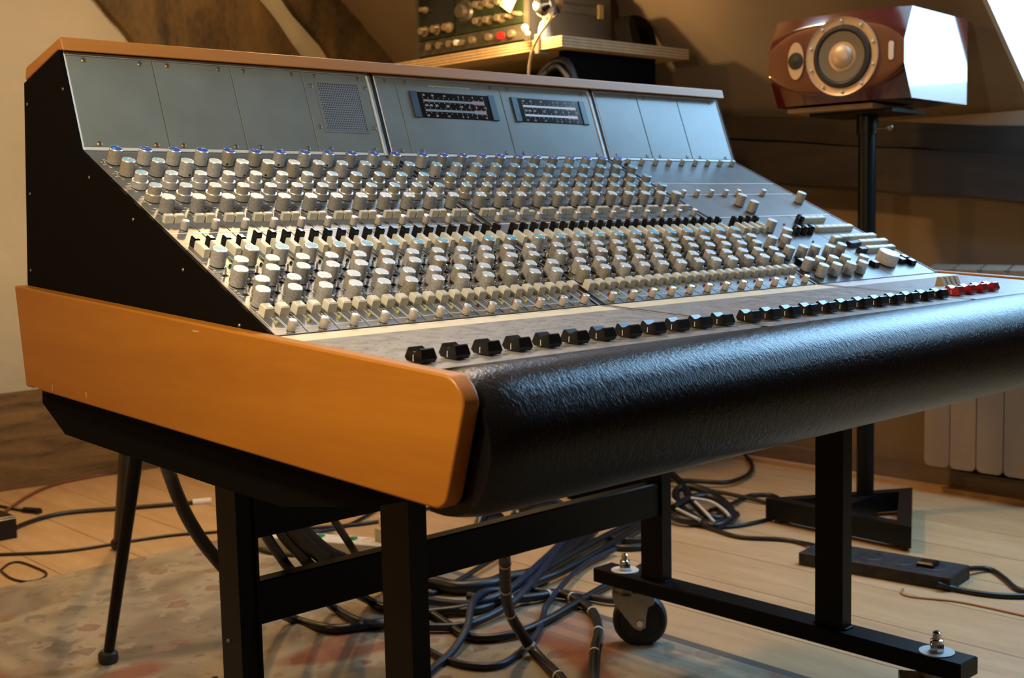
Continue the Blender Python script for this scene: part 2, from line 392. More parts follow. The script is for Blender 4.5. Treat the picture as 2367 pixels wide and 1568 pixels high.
for nm, a in (('roof_slope', (S['y1'], SKY3['y0'], 4.0, 47)), ('roof_slope', (SKY3['y1'], 67, 4.0, 47)), ('roof_slope', (SKY3['y0'], SKY3['y1'], 4.0, SKY3['z0'])), ('roof_slope', (SKY3['y0'], SKY3['y1'], SKY3['z1'], 47)), ('roof_slope', (-112, SKY2['y0'], 4.0, 47)), ('roof_slope', (SKY2['y1'], S['y0'], 4.0, 47)), ('roof_slope', (S['y0'], S['y1'], 4.0, S['z0'])), ('roof_slope', (S['y0'], S['y1'], S['z1'], 47)), ('roof_slope', (SKY2['y0'], SKY2['y1'], 4.0, SKY2['z0'])), ('roof_slope', (SKY2['y0'], SKY2['y1'], SKY2['z1'], 47))):
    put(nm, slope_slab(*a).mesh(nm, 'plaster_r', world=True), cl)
# roof window: four frame bars and a glass pane
for wname, S in (('window_1', SKY), ('window_2', SKY2), ('window_3', SKY3)):
  wn = put(wname, slope_slab(S['y1']-.35, S['y1'], S['z0'], S['z1'], 2.2).mesh(wname, 'whiteplastic', world=True)); wn['kind'] = 'structure'
  put('window_frame', slope_slab(S['y0'], S['y0']+.35, S['z0'], S['z1'], 2.2).mesh('window_frame', 'whiteplastic', world=True), wn)
  put('window_frame', slope_slab(S['y0']+.35, S['y1']-.35, S['z0'], S['z0']+.35, 2.2).mesh('window_frame', 'whiteplastic', world=True), wn)
  put('window_frame', slope_slab(S['y0']+.35, S['y1']-.35, S['z1']-.35, S['z1'], 2.2).mesh('window_frame', 'whiteplastic', world=True), wn)
  g_ = MB(); t_ = 1.9
  g_.add([(slope_x(z)+t_, y, z+t_*.9) for z in (S['z0']+.3, S['z1']-.3) for y in (S['y0']+.3, S['y1']-.3)], [(0, 1, 3, 2)])
  put('pane', g_.mesh('pane', 'glass', world=True), wn)

# purlin along the right wall, in two timbers, sagging towards the front
def sag(y): return (y-30.4)*.101
def purlin(nm, x0, za, zb, seed):
    rnd = random.Random(seed); m_ = MB(); ys = [66-i*5 for i in range(26)]; vs = []
    for y in ys:
        j = [rnd.uniform(-.12, .12) for _ in range(3)]
        vs += [(72.1, y, zb+sag(y)), (x0+j[0], y, zb+sag(y)+j[1]), (x0+j[0], y, za+sag(y)+j[2]), (72.1, y, za+sag(y))]
    n_ = len(ys); m_.add(vs, [(4*i+q, 4*i+(q+1) % 4, 4*i+4+(q+1) % 4, 4*i+4+q) for i in range(n_-1) for q in range(4)]+[(0, 1, 2, 3), (4*n_-1, 4*n_-2, 4*n_-3, 4*n_-4)])
    return struct(nm, m_, 'beam_h')
purlin('trim_1', 70.8, 3.9, 5.9, 3)
purlin('trim_2', 70.2, .55, 3.85, 4)
struct('baseboard_right', MB().box(71.2, 72.1, -100, 66.8, FL, -22.7), 'greywood')
struct('trim_5', MB().box(70.4, 71.3, -100, 66.8, FL, FL+.35), 'floor')
# sill beam on the back wall (uneven top)
rnd = random.Random(5); m_ = MB(); xs = [-40+i*4 for i in range(29)]; vs = []
for i, x in enumerate(xs):
    a_ = 64.3+rnd.uniform(-.25, .25)+ (30-x)*.05; zt = -16.6+rnd.uniform(-.25, .25)
    vs += [(x, 67.2, FL), (x, a_, FL), (x, a_-.2, -20), (x, a_+.2, zt), (x, 67.2, zt)]
n_ = len(xs); m_.add(vs, [(5*i+q, 5*i+(q+1) % 5, 5*i+5+(q+1) % 5, 5*i+5+q) for i in range(n_-1) for q in range(5)]+[(0, 1, 2, 3, 4), tuple(5*n_-1-q for q in range(5))])
struct('baseboard_back', m_, 'sill')
# raking oak struts against the back wall
def strut(nm, L_, R_, y0, y1, seed):
    kf = (y0+38.55)/(63+38.55); L_, R_ = [[(-17.06+(a+17.06)*kf, -2.3+(c+2.3)*kf) for a, c in q] for q in (L_, R_)]
    rnd = random.Random(seed); L_ = catmull([Vector((a, 0, c)) for a, c in L_], 5); R_ = catmull([Vector((a, 0, c)) for a, c in R_], 5); vs = []
    for l, r in zip(L_, R_):
        j = [rnd.uniform(-.15, .15) for _ in range(4)]
        vs += [(l.x+j[0], y1, l.z), (l.x+j[0]+.2, y0+.5, l.z+j[1]), (l.x+1.2, y0+j[2], l.z), (r.x-1.2, y0+j[3], r.z), (r.x+j[1], y0+.6, r.z), (r.x+j[1], y1, r.z)]
    n_ = len(L_); m_ = MB().add(vs, [(6*i+q, 6*i+(q+1) % 6, 6*i+6+(q+1) % 6, 6*i+6+q) for i in range(n_-1) for q in range(6)]+[(0, 1, 2, 3, 4, 5), tuple(6*n_-1-q for q in range(6))])
    return struct(nm, m_, 'beam')
strut('trim_3', [(22, 26), (30.4, 16.3), (33.2, 13.0), (40, 5), (47, -3.5)], [(38.5, 26), (46.2, 17.9), (50.2, 13.2), (57, 5), (63, -3.5)], 65.8, 67.2, 8)
strut('trim_4', [(41.5, 26), (48.8, 18.1), (53.7, 13.3), (61, 5), (66, -2)], [(48.5, 26), (55.5, 18.8), (63, 13.9), (69, 7), (71, 2)], 65.8, 67.2, 9)

# ------------------------------------------------------------------ mixing console
con = thing('mixing_console', (17, -7, -9.5), 'long grey mixing desk with wooden ends, rows of knobs and a black padded armrest', 'mixing desk')
XE = 33.74
D_ = Vector((0, -11.0, -5.31)); D_ /= D_.length; N_ = Vector((0, D_.z, -D_.y))
UD = Vector((0, 1.151, 3.283)); UD /= UD.length; UN = Vector((0, -UD.z, UD.y))
PD = Vector((0, .99835, .0574)); PN = Vector((0, -.0574, .99835))
def frame(o, ex, ey, ez): return Matrix.Translation(o) @ Matrix((ex, ey, ez)).transposed().to_4x4()
EX = Vector((1, 0, 0))
def on_slope(x, s, h=0, rz=0):
    q = D_*s+N_*h; return frame(W(x, q.y, q.z), EX, -D_, N_) @ Matrix.Rotation(rz, 4, 'Z')
def on_upper(x, u, h=0):
    q = UD*u+UN*h; return frame(W(x, q.y, q.z), EX, UD, UN)
def on_plate(x, y, h=0): return frame(W(x, y, -5.32+(y+10.97)*.0575+h), EX, PD, PN)
SLEN = 12.21; ULEN = 3.48
rec = .22
q1 = N_*-rec; q2 = UN*-rec
body = [(q2.y+1.10, q2.z+3.30), (q1.y-.05, q1.z-.05), (-10.95, -5.32-.3), (-17.35, -5.69-.3), (-17.4, -8.5), (-15, -9.15), (-11, -9.8), (-7.3, -9.76), (2.7, -9.47), (4.5, -8.55), (4.45, -8.1), (4.75, -4.4), (3.72, 2.6)]
put('body', MB().prism(body, .04, XE-.04).mesh('body', 'black', world=True), con)
side = [(1.10, 3.24), (-.03, .02), (-11.0, -5.30), (-12.2, -5.6), (4.7, -5.0), (4.82, -4.35), (4.05, 2.46)]
for x0, x1 in ((-.10, .03), (XE-.03, XE+.10)):
    sp_ = put('side_panel', MB().prism(side, x0, x1).mesh('side_panel', 'black', world=True), con)
    if x0 < 0:
        scm = MB().lathe([(.001, .02), (.04, .02), (.055, 0)], 14, axis='x').mesh('screw', 'screw')
        for y, z in ((1.06, 2.12), (4.01, 1.87), (-.53, -.76), (-3.4, -2.11), (-6.32, -3.56), (-9.27, -4.99), (4.25, -1.14), (4.59, -3.77)):
            put('screw', scm, sp_, Matrix.Translation(W(-.10, y-.12, z-.12)) @ Matrix.Scale(-1, 4, EX))
# wooden cap along the top
capp = [(.82, 3.64), (.70, 3.20), (1.12, 3.24), (3.80, 2.52), (3.84, 2.62), (3.72, 2.96)]
put('wooden_cap', MB().prism(capp, -.14, XE+.14).mesh('wooden_cap', 'cap_wood', world=True), con, bevel=.05)
# wooden cheeks
def arc(cy_, cz_, r, a0, a1, n):
    return [(cy_+r*math.cos(a0+(a1-a0)*i/n), cz_+r*math.sin(a0+(a1-a0)*i/n)) for i in range(n+1)]
rd = math.radians
cheek = [(4.78, -4.40), (-9.0, -5.14)]+arc(-18.40, -6.32, .68, rd(93), rd(176), 7)+arc(-18.03, -8.13, .47, rd(194), rd(268), 6)+[(-8.7, -8.31), (4.29, -7.88)]
for x0, x1 in ((-.58, -.11), (XE+.11, XE+.58)):
    ck = put('wooden_cheek', MB().prism(cheek, x0, x1).mesh('wooden_cheek', 'cheek_wood', world=True), con, bevel=.06)
    if x0 < 0:
        chip = MB()
        for y, z, w_, h_ in ((3.35, -7.86, .35, .04), (2.02, -7.72, .05, .20), (-.05, -7.72, .03, .10), (-.62, -7.72, .07, .17), (-7.9, -5.3, .35, .03)):
            chip.add([(-.585, y-w_/2, z-h_/2), (-.585, y+w_/2, z-h_/2), (-.585, y+w_/2, z+h_/2), (-.585, y-w_/2, z+h_/2)], [(0, 1, 2, 3)])
        put('worn_chips', chip.mesh('worn_chips', 'plyl', world=True), ck)
# padded armrest: rounded profile swept along x, rounded at both ends
prof = catmull([Vector((a, b_, 0)) for a, b_ in ((-17.30, -5.95), (-17.36, -5.72), (-17.8, -5.66), (-18.4, -5.75), (-18.95, -6.02), (-19.32, -6.45), (-19.5, -7.05), (-19.42, -7.75), (-19.1, -8.4), (-18.55, -8.85), (-17.9, -9.02), (-17.2, -9.0))], 4)
m_ = MB(); xs = [-.08, -.02, .1, .3, .6, 1.0, 1.5]; xs = xs+[1.5+(XE-3.0)*i/14 for i in range(1, 14)]+[XE-q for q in xs[::-1]]
cyc = (-17.6, -7.4); vs = []
for x in xs:
    e = min(x+.08, XE+.08-x); s_ = 1-.085*max(0, 1-e/1.1)**2.2
    for q in prof: vs.append((x, cyc[0]+(q.x-cyc[0])*s_, cyc[1]+(q.y-cyc[1])*s_))
n_ = len(prof); m_.add(vs, [(i*n_+q, i*n_+q+1, (i+1)*n_+q+1, (i+1)*n_+q) for i in range(len(xs)-1) for q in range(n_-1)]+[tuple(range(n_)), tuple(range((len(xs)-1)*n_, len(xs)*n_))[::-1]])
put('armrest', m_.mesh('armrest', 'leather', world=True, ang=60), con)

# banks: grey panels and bright trim rails
BANK = [(0.0, 12.06), (12.33, 24.37), (24.64, XE)]
def slab(nm, M_, x0, x1, y0, y1, t, m_, parent=con, c=.02): return put(nm, MB().cbox(x0, x1, y0, y1, -t, 0, c).mesh(nm, m_), parent, M_)
OS, OU, OP = on_slope(0, 0), on_upper(0, 0), on_plate(0, -10.97)
for bi, (a, b_) in enumerate(BANK):
    # upper panels
    seams = [[.10, 3.1, 6.07, 9.05, b_-.09], [a+.09, 13.37, 18.88, b_-.09], [a+.09, 27.62, 30.55, XE-.10]][bi]
    for p0, p1 in zip(seams, seams[1:]):
        slab('blank_panel' if not (bi == 1 and p0 > 13) and not (bi == 0 and p0 > 9) else ('meter_panel' if bi == 1 else 'speaker_panel'), OU, p0+.012, p1-.012, .13, 3.285, .18, 'panel')
    tr_ = MB().cbox(a, a+(.10 if bi == 0 else .06), .0, ULEN-.02, -.2, .03, .015).cbox(b_-.06, b_, .0, ULEN-.02, -.2, .03, .015).cbox(a+.085, b_-.085, 3.295, 3.40, -.2, .03, .02).cbox(a+.085, b_-.085, .0, .12, -.2, .02, .02)
    put('bank_trim', tr_.mesh('bank_trim', 'silver'), con, OU)
    for e0, rm in ((a, 'worn' if bi == 0 else 'gap'), (b_-.06, 'gap' if bi < 2 else 'worn')): put('bank_rail', MB().cbox(e0, e0+.06, -SLEN, .0, -.25, .03, .015).mesh('bank_rail', rm), con, OS)
    if bi < 2:
        g0, g1 = b_, BANK[bi+1][0]; gm = g0+.35*(g1-g0)
        for Mx, e0, e1 in ((OU, .0, 3.38), (OS, -SLEN, .0), (OP, -6.42, -.06)):
            put('bank_divider', MB().box(gm, g1+.03, e0, e1, -.2, .012).mesh('bank_divider', 'gap', smooth=False), con, Mx)
            put('divider_edge', MB().box(g0-.03, gm, e0, e1, -.2, .016).mesh('divider_edge', 'worn', smooth=False), con, Mx)
    # fader plate, cream write-on strip and the lips
    slab('fader_plate', OP, a+.03, b_-.03, -6.42, -1.12, .2, 'plate', c=.01)
    slab('writing_strip', OP, a+.08, b_-.03, -1.09, -.06, .2, 'cream' if bi < 2 else 'silver', c=.01)
    tk = MB()
    for k in range(12 if bi < 2 else 9):
        xc = a+.08+k+.35
        for j in range(11):
            yy = -1.9-j*.40
            for sx in (-.22, .2): tk.box(xc+sx-.03, xc+sx+.05, yy-.008, yy+.008, .001, .003)
    o = put('scale_marks', tk.mesh('scale_marks', 'tick', smooth=False), con, OP); o['kind'] = 'stuff'

# ------------------------------------------------------------------ knobs, buttons, switches: one mesh of each kind, shared
def knob_mesh(nm, r, h, m_='alu', hole=True, taper=.010):
    b_ = MB().lathe([(r*.86, 0), (r*.86, .035)], 24, mi=1, cap=False)
    b_.lathe([(r*.9, .03), (r, .045), (r-taper, h-.03)], 24, mi=0, cap=False)
    b_.lathe([(r-taper, h-.03), (r-taper-.010, h-.006), (r-taper-.016, h), (r-taper-.026, h), (r-taper-.03, h-.010), (.001, h-.010)], 24, mi=2, cap=False)
    if hole:
        vs = []
        for i in range(8):
            a = 2*PI*i/8; vs.append(((r+.002)*math.cos(.19*math.cos(a)), (r+.002)*math.sin(.19*math.cos(a)), .11+.042*math.sin(a)))
        b_.add(vs, [tuple(range(8))], 1)
    return b_.mesh(nm, [m_, 'gap', 'rim'], ang=40)
def cap_mesh(nm, r, h, m_, line=True):
    b_ = MB().lathe([(r-.026, h-.010), (r-.032, h-.003), (.001, h-.002)], 24, mi=0, cap=False)
    if line: b_.box(-.012, .012, 0.02, r-.07, h-.004, h+.002, 1)
    return b_.mesh(nm, [m_, 'print'], ang=40)
ALU = ('alu', 'alu', 'alu_dark', 'alu_olive')
KN = [knob_mesh('rotary_knob', .222, .54, a) for a in ALU]
CAPS = {k: cap_mesh('knob_cap', .207, .54, 'cap_'+k, True) for k in ('blue', 'sky', 'white')}
def dual_mesh(a):
    b_ = MB().lathe([(.21, 0), (.21, .03)], 24, mi=1, cap=False)
    b_.lathe([(.25, .03), (.262, .04), (.258, .25)], 24, mi=0, cap=False)
    b_.lathe([(.258, .25), (.248, .268), (.20, .268)], 24, mi=2, cap=False)
    b_.lathe([(.20, .268), (.20, .505)], 24, mi=0, cap=False)
    b_.lathe([(.20, .505), (.19, .525), (.17, .53), (.155, .53), (.15, .52), (.001, .52)], 24, mi=2, cap=False)
    return b_.mesh('dual_concentric_knob', [a, 'gap', 'rim'], ang=40)
DN = [dual_mesh(a) for a in ALU]
DCAP = cap_mesh('knob_cap', .198, .533, 'cap_sky')
def small_mesh(r=.125, h=.31):
    b_ = MB().lathe([(r*.9, 0), (r*.9, .02)], 16, mi=1, cap=False)
    b_.lathe([(r*.95, .02), (r, .03), (r*.93, h-.03)], 16, mi=0, cap=False).lathe([(r*.93, h-.03), (r*.85, h-.005), (r*.7, h), (.001, h)], 16, mi=2, cap=False)
    return b_.mesh('small_knob', ['cream_knob', 'gap', 'rim'], ang=40)
SN = small_mesh()
def btn(nm, w, d, h, m_, c=.03): return MB().cbox(-w/2, w/2, -d/2, d/2, 0, h, c).mesh(nm, m_, ang=20)
B_UP = [btn('push_button', .28, .15, .26, 'ivory', .025), btn('push_button', .30, .15, .15, 'ivory', .025)]
B_LO = btn('push_button', .285, .30, .30, 'ivory', .035)
B_WH = btn('bus_button', .175, .290, .265, 'ivory', .012)
B_BK = [btn('bus_button', .175, .25, .30, 'blackplastic', .03), btn('bus_button', .175, .25, .43, 'blackplastic', .03)]
TS = MB().box(-.085, .085, -.05, .05, -.002, .006).lathe([(.06, .0), (.055, .03)], 10).mesh('toggle_switch', 'gap')
LV = MB().tube([(0, 0, .02), (-.005, .015, .13), (-.01, .03, .22)], .028, 8, r1=.034).ball((-.01, .03, .22), .034, 8).mesh('lever', 'chrome')
def led(c): return MB().lathe([(.047, 0), (.047, .03), (.04, .06), (.025, .08), (.001, .088)], 12).mesh('indicator_lamp', c)
LED = {c: led('led_'+c) for c in ('green', 'yellow', 'red', 'dark')}

def scale(p, x, s, r=.30, n=9, two=False):
    p.ring(r-.004, r+.014, rd(-60+15), rd(240-15), .003, 18, (x, -s))
    if two: p.ring(r+.035, r+.045, rd(140), rd(215), .003, 6, (x, -s))
    for i in range(n):
        a = rd(230-280*i/(n-1)); q = (x+(r+.10)*math.cos(a), -s+(r+.075)*math.sin(a))
        if abs(q[0]-x) < .5: p.box(q[0]-.045, q[0]+.045, q[1]-.018, q[1]+.018, .002, .004)
def script(p, x, s, w):
    """row of slanted strokes: the small printed lettering at the foot of each strip"""
    p.line((x, -s), (x+.03, -s+.06), .014, .004); p.line((x+.03, -s+.06), (x+.06, -s), .014, .004); p.line((x+.06, -s), (x+.09, -s+.06), .014, .004)
    for i in range(7):
        a = x+.13+i*(w-.15)/7; p.line((a, -s), (a+.012, -s+.055), .011, .004)
        if i in (1, 3, 5): p.line((a, -s+.052), (a+.05, -s+.055), .010, .004)
        if i in (0, 4): p.line((a, -s+.004), (a+.045, -s+.004), .010, .004)
pu = MB()
for s_, tw in ((1.07, 0), (1.98, 0), (2.92, 1), (3.86, 1), (4.72, 0)): scale(pu, .59, s_, .30, two=bool(tw))
script(pu, .30, 6.02, .5)
PU = pu.mesh('strip_lettering', 'print', smooth=False)
plw = MB(); L = lambda a, b_, w=.020: plw.line((a[0], -a[1]), (b_[0], -b_[1]), w, .004)
for a, b_ in (((.07, 6.80), (.95, 6.80)), ((.07, 6.80), (.07, 10.98)), ((.95, 6.80), (.95, 10.98)), ((.07, 8.55), (.95, 8.55)), ((.07, 8.62), (.95, 8.62)), ((.07, 10.98), (.95, 10.98)),
              ((.08, 11.04), (.53, 11.04)), ((.08, 11.04), (.08, 11.88)), ((.53, 11.04), (.53, 11.88)), ((.08, 11.88), (.53, 11.88)), ((.57, 11.04), (.97, 11.04)), ((.57, 11.04), (.57, 11.88)), ((.97, 11.04), (.97, 11.88)), ((.57, 11.88), (.97, 11.88)),
              ((.38, 11.25), (.38, 11.56)), ((.86, 11.25), (.86, 11.56))): L(a, b_)
for x_, s_ in ((.43, 8.23), (.73, 8.89), (.41, 9.45), (.73, 10.07), (.42, 10.64)): scale(plw, x_, s_, .275, 7)
for x_, s_ in ((.37, 8.83), (.84, 9.41), (.38, 9.97), (.82, 10.65)):
    for dx, dy in ((-.19, -.10), (-.21, 0), (-.19, .11), (.10, -.08)): plw.box(x_+dx-.05, x_+dx+.05, -s_+dy-.015, -s_+dy+.015, .002, .004)
script(plw, .30, 12.12, .5)
PL = plw.mesh('strip_lettering', 'print', smooth=False)
US = MB().cbox(.012, .988, -6.10, -.03, -.2, 0, .012).mesh('equalizer_strip', 'strip')
LS = MB().cbox(.012, .988, -12.19, -6.17, -.2, 0, .012).mesh('channel_strip', 'strip')
SEAM = MB()
rnd = random.Random(11)
for k in range(24):
    x0 = k+(0.03 if k < 12 else .3+.03)
    us = put('equalizer_strip', US, con, on_slope(x0, 0)); ls = put('channel_strip', LS, con, on_slope(x0, 0))
    put('strip_lettering', PU, us, on_slope(x0, 0), kind='stuff'); put('strip_lettering', PL, ls, on_slope(x0, 0), kind='stuff')
    x0 = k+(0 if k < 12 else .3)
    def knob(x, s, me, cap):
        o = put(me.name.split('.')[0], me, con, on_slope(x0+x, s, 0, rnd.uniform(-2.4, 2.4))); put('knob_cap', cap, o, WM[o.name])
    knob(.59, 1.07, rnd.choice(KN), CAPS['blue']); knob(.59, 1.98, rnd.choice(KN), CAPS['sky'])
    knob(.58, 2.92, rnd.choice(DN), DCAP); knob(.59, 3.86, rnd.choice(DN), DCAP)
    knob(.59, 4.72, KN[2], CAPS['white'])
    knob(.43, 8.23, rnd.choice(KN), CAPS['sky'])
    for x_, s_ in ((.73, 8.89), (.41, 9.45), (.73, 10.07), (.42, 10.64)): knob(x_, s_, rnd.choice(KN), CAPS['white'])
    for s_ in (5.90, 12.00): put('small_knob', SN, con, on_slope(x0+.595, s_, 0, rnd.uniform(0, 6)))
    lo = k in (13, 14, 19)
    put('push_button', B_UP[0], con, on_slope(x0+.335, 5.375)); put('push_button', B_UP[1 if lo else 0], con, on_slope(x0+.68, 5.375))
    for x_ in (.335, .815): put('push_button', B_LO, con, on_slope(x0+x_, 11.12))
    for x_ in (.36, .85):
        put('bus_button', B_BK[0 if k < 2 else 1], con, on_slope(x0+x_, 6.99))
        for s_ in (7.285, 7.577): put('bus_button', B_WH, con, on_slope(x0+x_, s_))
    for x_, s_ in ((.37, 8.83), (.84, 9.41), (.38, 9.97), (.82, 10.65)):
        o = put('toggle_switch', TS, con, on_slope(x0+x_, s_)); put('lever', LV, o, on_slope(x0+x_, s_, 0, rnd.choice((0, 0, PI))))
    put('indicator_lamp', LED['green'], con, on_slope(x0+.80, 8.32))
    put('indicator_lamp', LED['yellow' if k not in (7, 11) else 'dark'], con, on_slope(x0+.38, 11.61))
    put('indicator_lamp', LED['red' if k % 3 != 1 else 'dark'], con, on_slope(x0+.86, 11.61))
# thin bright seam between the upper and lower strips of both banks
for a, b_ in ((.06, 12.0), (12.39, 24.31)):
    put('seam_strip', MB().box(a, b_, -6.165, -6.105, -.2, .004).mesh('seam_strip', 'silver'), con, OS)

# master section
sec = [(.03, 2.62), (2.68, 3.83), (3.89, 6.15), (6.21, 12.19)]
for i, (a, b_) in enumerate(sec):
    xs = [24.71, XE-.07] if i != 3 else [24.71, 30.2, XE-.07]
    for p0, p1 in zip(xs, xs[1:]): slab('master_panel', OS, p0+.012, p1-.012, -b_, -a, .2, 'strip', c=.015)
    if i < 3: put('seam_strip', MB().box(24.71, XE-.07, -sec[i+1][0]+.005, -b_-.005, -.2, .012).mesh('seam_strip', 'silver'), con, OS)
for k in range(9): put('small_knob', SN, con, on_slope(25.24+.956*k, .52))
for x in (25.3, 26.24, 27.23, 28.27, 29.2, 31.1): put('small_knob', SN, con, on_slope(x, 3.99))
def mknob(x, s, me=None, cap='white'):
    me = me or rnd.choice(KN[:2]); o = put('rotary_knob', me, con, on_slope(x, s, 0, rnd.uniform(-2, 2))); put('knob_cap', CAPS[cap], o, WM[o.name])
for x, s in ((28.08, 5.02), (28.12, 5.72), (32.88, 4.85), (27.03, 8.49), (26.16, 9.13), (25.15, 9.12), (25.2, 10.04), (26.11, 10.06), (26.96, 10.08), (27.91, 10.15), (28.9, 10.07),
             (25.11, 11.12), (25.9, 11.1), (26.85, 11.1), (27.75, 11.1), (28.97, 11.2), (25.36, 11.68), (26.31, 11.68), (27.32, 11.68), (28.22, 11.68), (27.05, 7.62)): mknob(x, s)
for x in (25.25, 25.74, 26.23, 26.72):
    put('bus_button', B_BK[1], con, on_slope(x, 6.99))
    for s_ in (7.28, 7.575): put('bus_button', B_WH, con, on_slope(x, s_))
BR = MB().lathe([(.20, 0), (.20, .30), (.16, .40), (.08, .44), (.001, .45)], 18).mesh('round_button', 'blackplastic')
for x, s in ((28.46, 8.0), (29.0, 8.0), (29.5, 8.0), (30.05, 7.0)): put('round_button', BR, con, on_slope(x, s))
B_M = btn('bus_button', .55, .26, .26, 'ivory', .03); B_MB = btn('bus_button', .50, .26, .24, 'blackplastic', .03)
for x0, n, s, me in ((30.75, 3, 6.85, B_M), (30.55, 5, 7.80, B_M), (31.05, 5, 8.78, B_M), (31.75, 4, 9.34, B_M), (31.45, 4, 9.95, B_M), (30.85, 1, 9.40, B_MB), (30.85, 1, 9.98, B_MB), (31.25, 1, 9.36, B_MB), (30.4, 1, 8.85, B_M)):
    for i in range(n): put('bus_button', me, con, on_slope(x0+.565*i, s))
B_SQ = MB().cbox(-.2, .2, -.16, .16, 0, .22, .03, 0).box(-.15, .15, -.12, .12, .221, .226, 1).mesh('square_button', ['blackplastic', 'meter_bar_white'])
for x, s in ((30.05, 11.2), (32.35, 11.1), (32.9, 10.9), (32.9, 11.3), (25.45, 10.6), (26.4, 10.75), (27.4, 10.75), (28.4, 10.75)): put('square_button', B_SQ, con, on_slope(x, s))
VK = MB().lathe([(.44, 0), (.44, .04)], 32, mi=1, cap=False).lathe([(.47, .04), (.48, .05), (.455, .50)], 32, cap=False).lathe([(.455, .5), (.44, .53), (.40, .54), (.001, .545)], 32, mi=2, cap=False).mesh('volume_knob', ['cream_knob', 'gap', 'silver'])
put('volume_knob', VK, con, on_slope(31.2, 11.05))
put('indicator_lamp', LED['red'], con, on_slope(28.88, 7.07)); put('indicator_lamp', LED['green'], con, on_slope(28.78, 8.8))

# faders
def fader_mesh(m_):
    pr = [(-.27, .03), (-.315, .13), (-.235, .345), (-.19, .36)]+[(-.15+.30*i/6, .36-.095*math.sin(PI*i/6)) for i in range(1, 6)]+[(.19, .36), (.235, .345), (.315, .13), (.27, .03)]
    vs = []; n_ = len(pr)
    for sgn in (-1, 1):
        for y, z in pr: vs.append((sgn*(.19 if z < .05 else .225-.16*max(0, z-.13)), y, z))
    b_ = MB().add(vs, [tuple(range(n_)), tuple(range(n_, 2*n_))[::-1]]+[(i, n_+i, n_+(i+1) % n_, (i+1) % n_) for i in range(n_)])
    return b_.mesh('fader_knob', m_, ang=28)
FB, FR = fader_mesh('blackplastic'), fader_mesh('red')
IL = MB()
for sgn in (-1, 1): IL.box(sgn*.212-.012 if sgn > 0 else -.226, .226 if sgn > 0 else -.212+.012, -.009, .009, .06, .20)
IL = IL.mesh('index_line', 'print')
for k in range(24):
    x0 = k+(.385 if k < 12 else .385+.3)
    o = put('fader_knob', FB, con, on_plate(x0, -16.49)); put('index_line', IL, o, WM[o.name])
for x in (25.25, 26.15, 27.04, 27.93):
    o = put('fader_knob', FR, con, on_plate(x, -16.27)); o['label'] = 'red fader knob'; put('index_line', IL, o, WM[o.name])
WB = MB().add([(-.13, -.2, 0), (.13, -.2, 0), (.13, .2, 0), (-.13, .2, 0), (-.12, -.02, .34), (.12, -.02, .34), (.12, .14, .34), (-.12, .14, .34)], [(3, 2, 1, 0), (4, 5, 6, 7), (0, 1, 5, 4), (1, 2, 6, 5), (2, 3, 7, 6), (3, 0, 4, 7)]).mesh('wedge_button', 'wedge', ang=20)
for i in range(4): put('wedge_button', WB, con, on_plate(28.36+.36*i, -14.1))

# upper row: screws, grille, meters, printed line
SC = {c: MB().lathe([(.085, -.01), (.085, .015), (.06, .03), (.055, .012), (.001, .012)], 14).mesh('screw', c) for c in ('screw', 'screw_brass')}
scr = [(.69, 3.15), (2.64, 3.15), (3.64, 3.15), (5.59, 3.15), (6.59, 3.15), (8.59, 3.15), (9.59, 3.15), (11.57, 3.15), (.64, .24), (2.62, .24), (3.6, .24), (5.6, .24), (6.59, .24), (8.58, .24), (9.57, .24), (11.59, .24),
       (9.33, 2.74), (11.83, 2.78), (9.32, 1.11), (11.81, 1.13),
       (12.86, 3.15), (13.86, 3.15), (18.39, 3.15), (19.37, 3.15), (23.89, 3.15), (12.88, .24), (13.91, .24), (18.4, .24), (19.39, .24), (23.91, .24),
       (25.17, 3.15), (27.14, 3.15), (28.13, 3.15), (30.1, 3.15), (31.07, 3.15), (33.09, 3.15), (25.2, .24), (27.26, .24), (28.18, .24), (30.18, .24), (31.16, .24), (33.14, .24)]
for i, (x, u) in enumerate(scr): put('screw', SC['screw_brass' if i in (0, 2, 8, 9, 10) else 'screw'], con, on_upper(x, u))
gr = put('speaker_grille', MB().box(9.62, 11.47, .97, 2.88, -.03, .004, 0).mesh('speaker_grille', 'perf'), con, OU)
fr_ = MB()
for a in ((9.54, 11.55, .89, .97), (9.54, 11.55, 2.88, 2.96), (9.54, 9.62, .97, 2.88), (11.47, 11.55, .97, 2.88)): fr_.cbox(*a, -.01, .022, .01)
put('grille_frame', fr_.mesh('grille_frame', 'panel'), gr, OU)
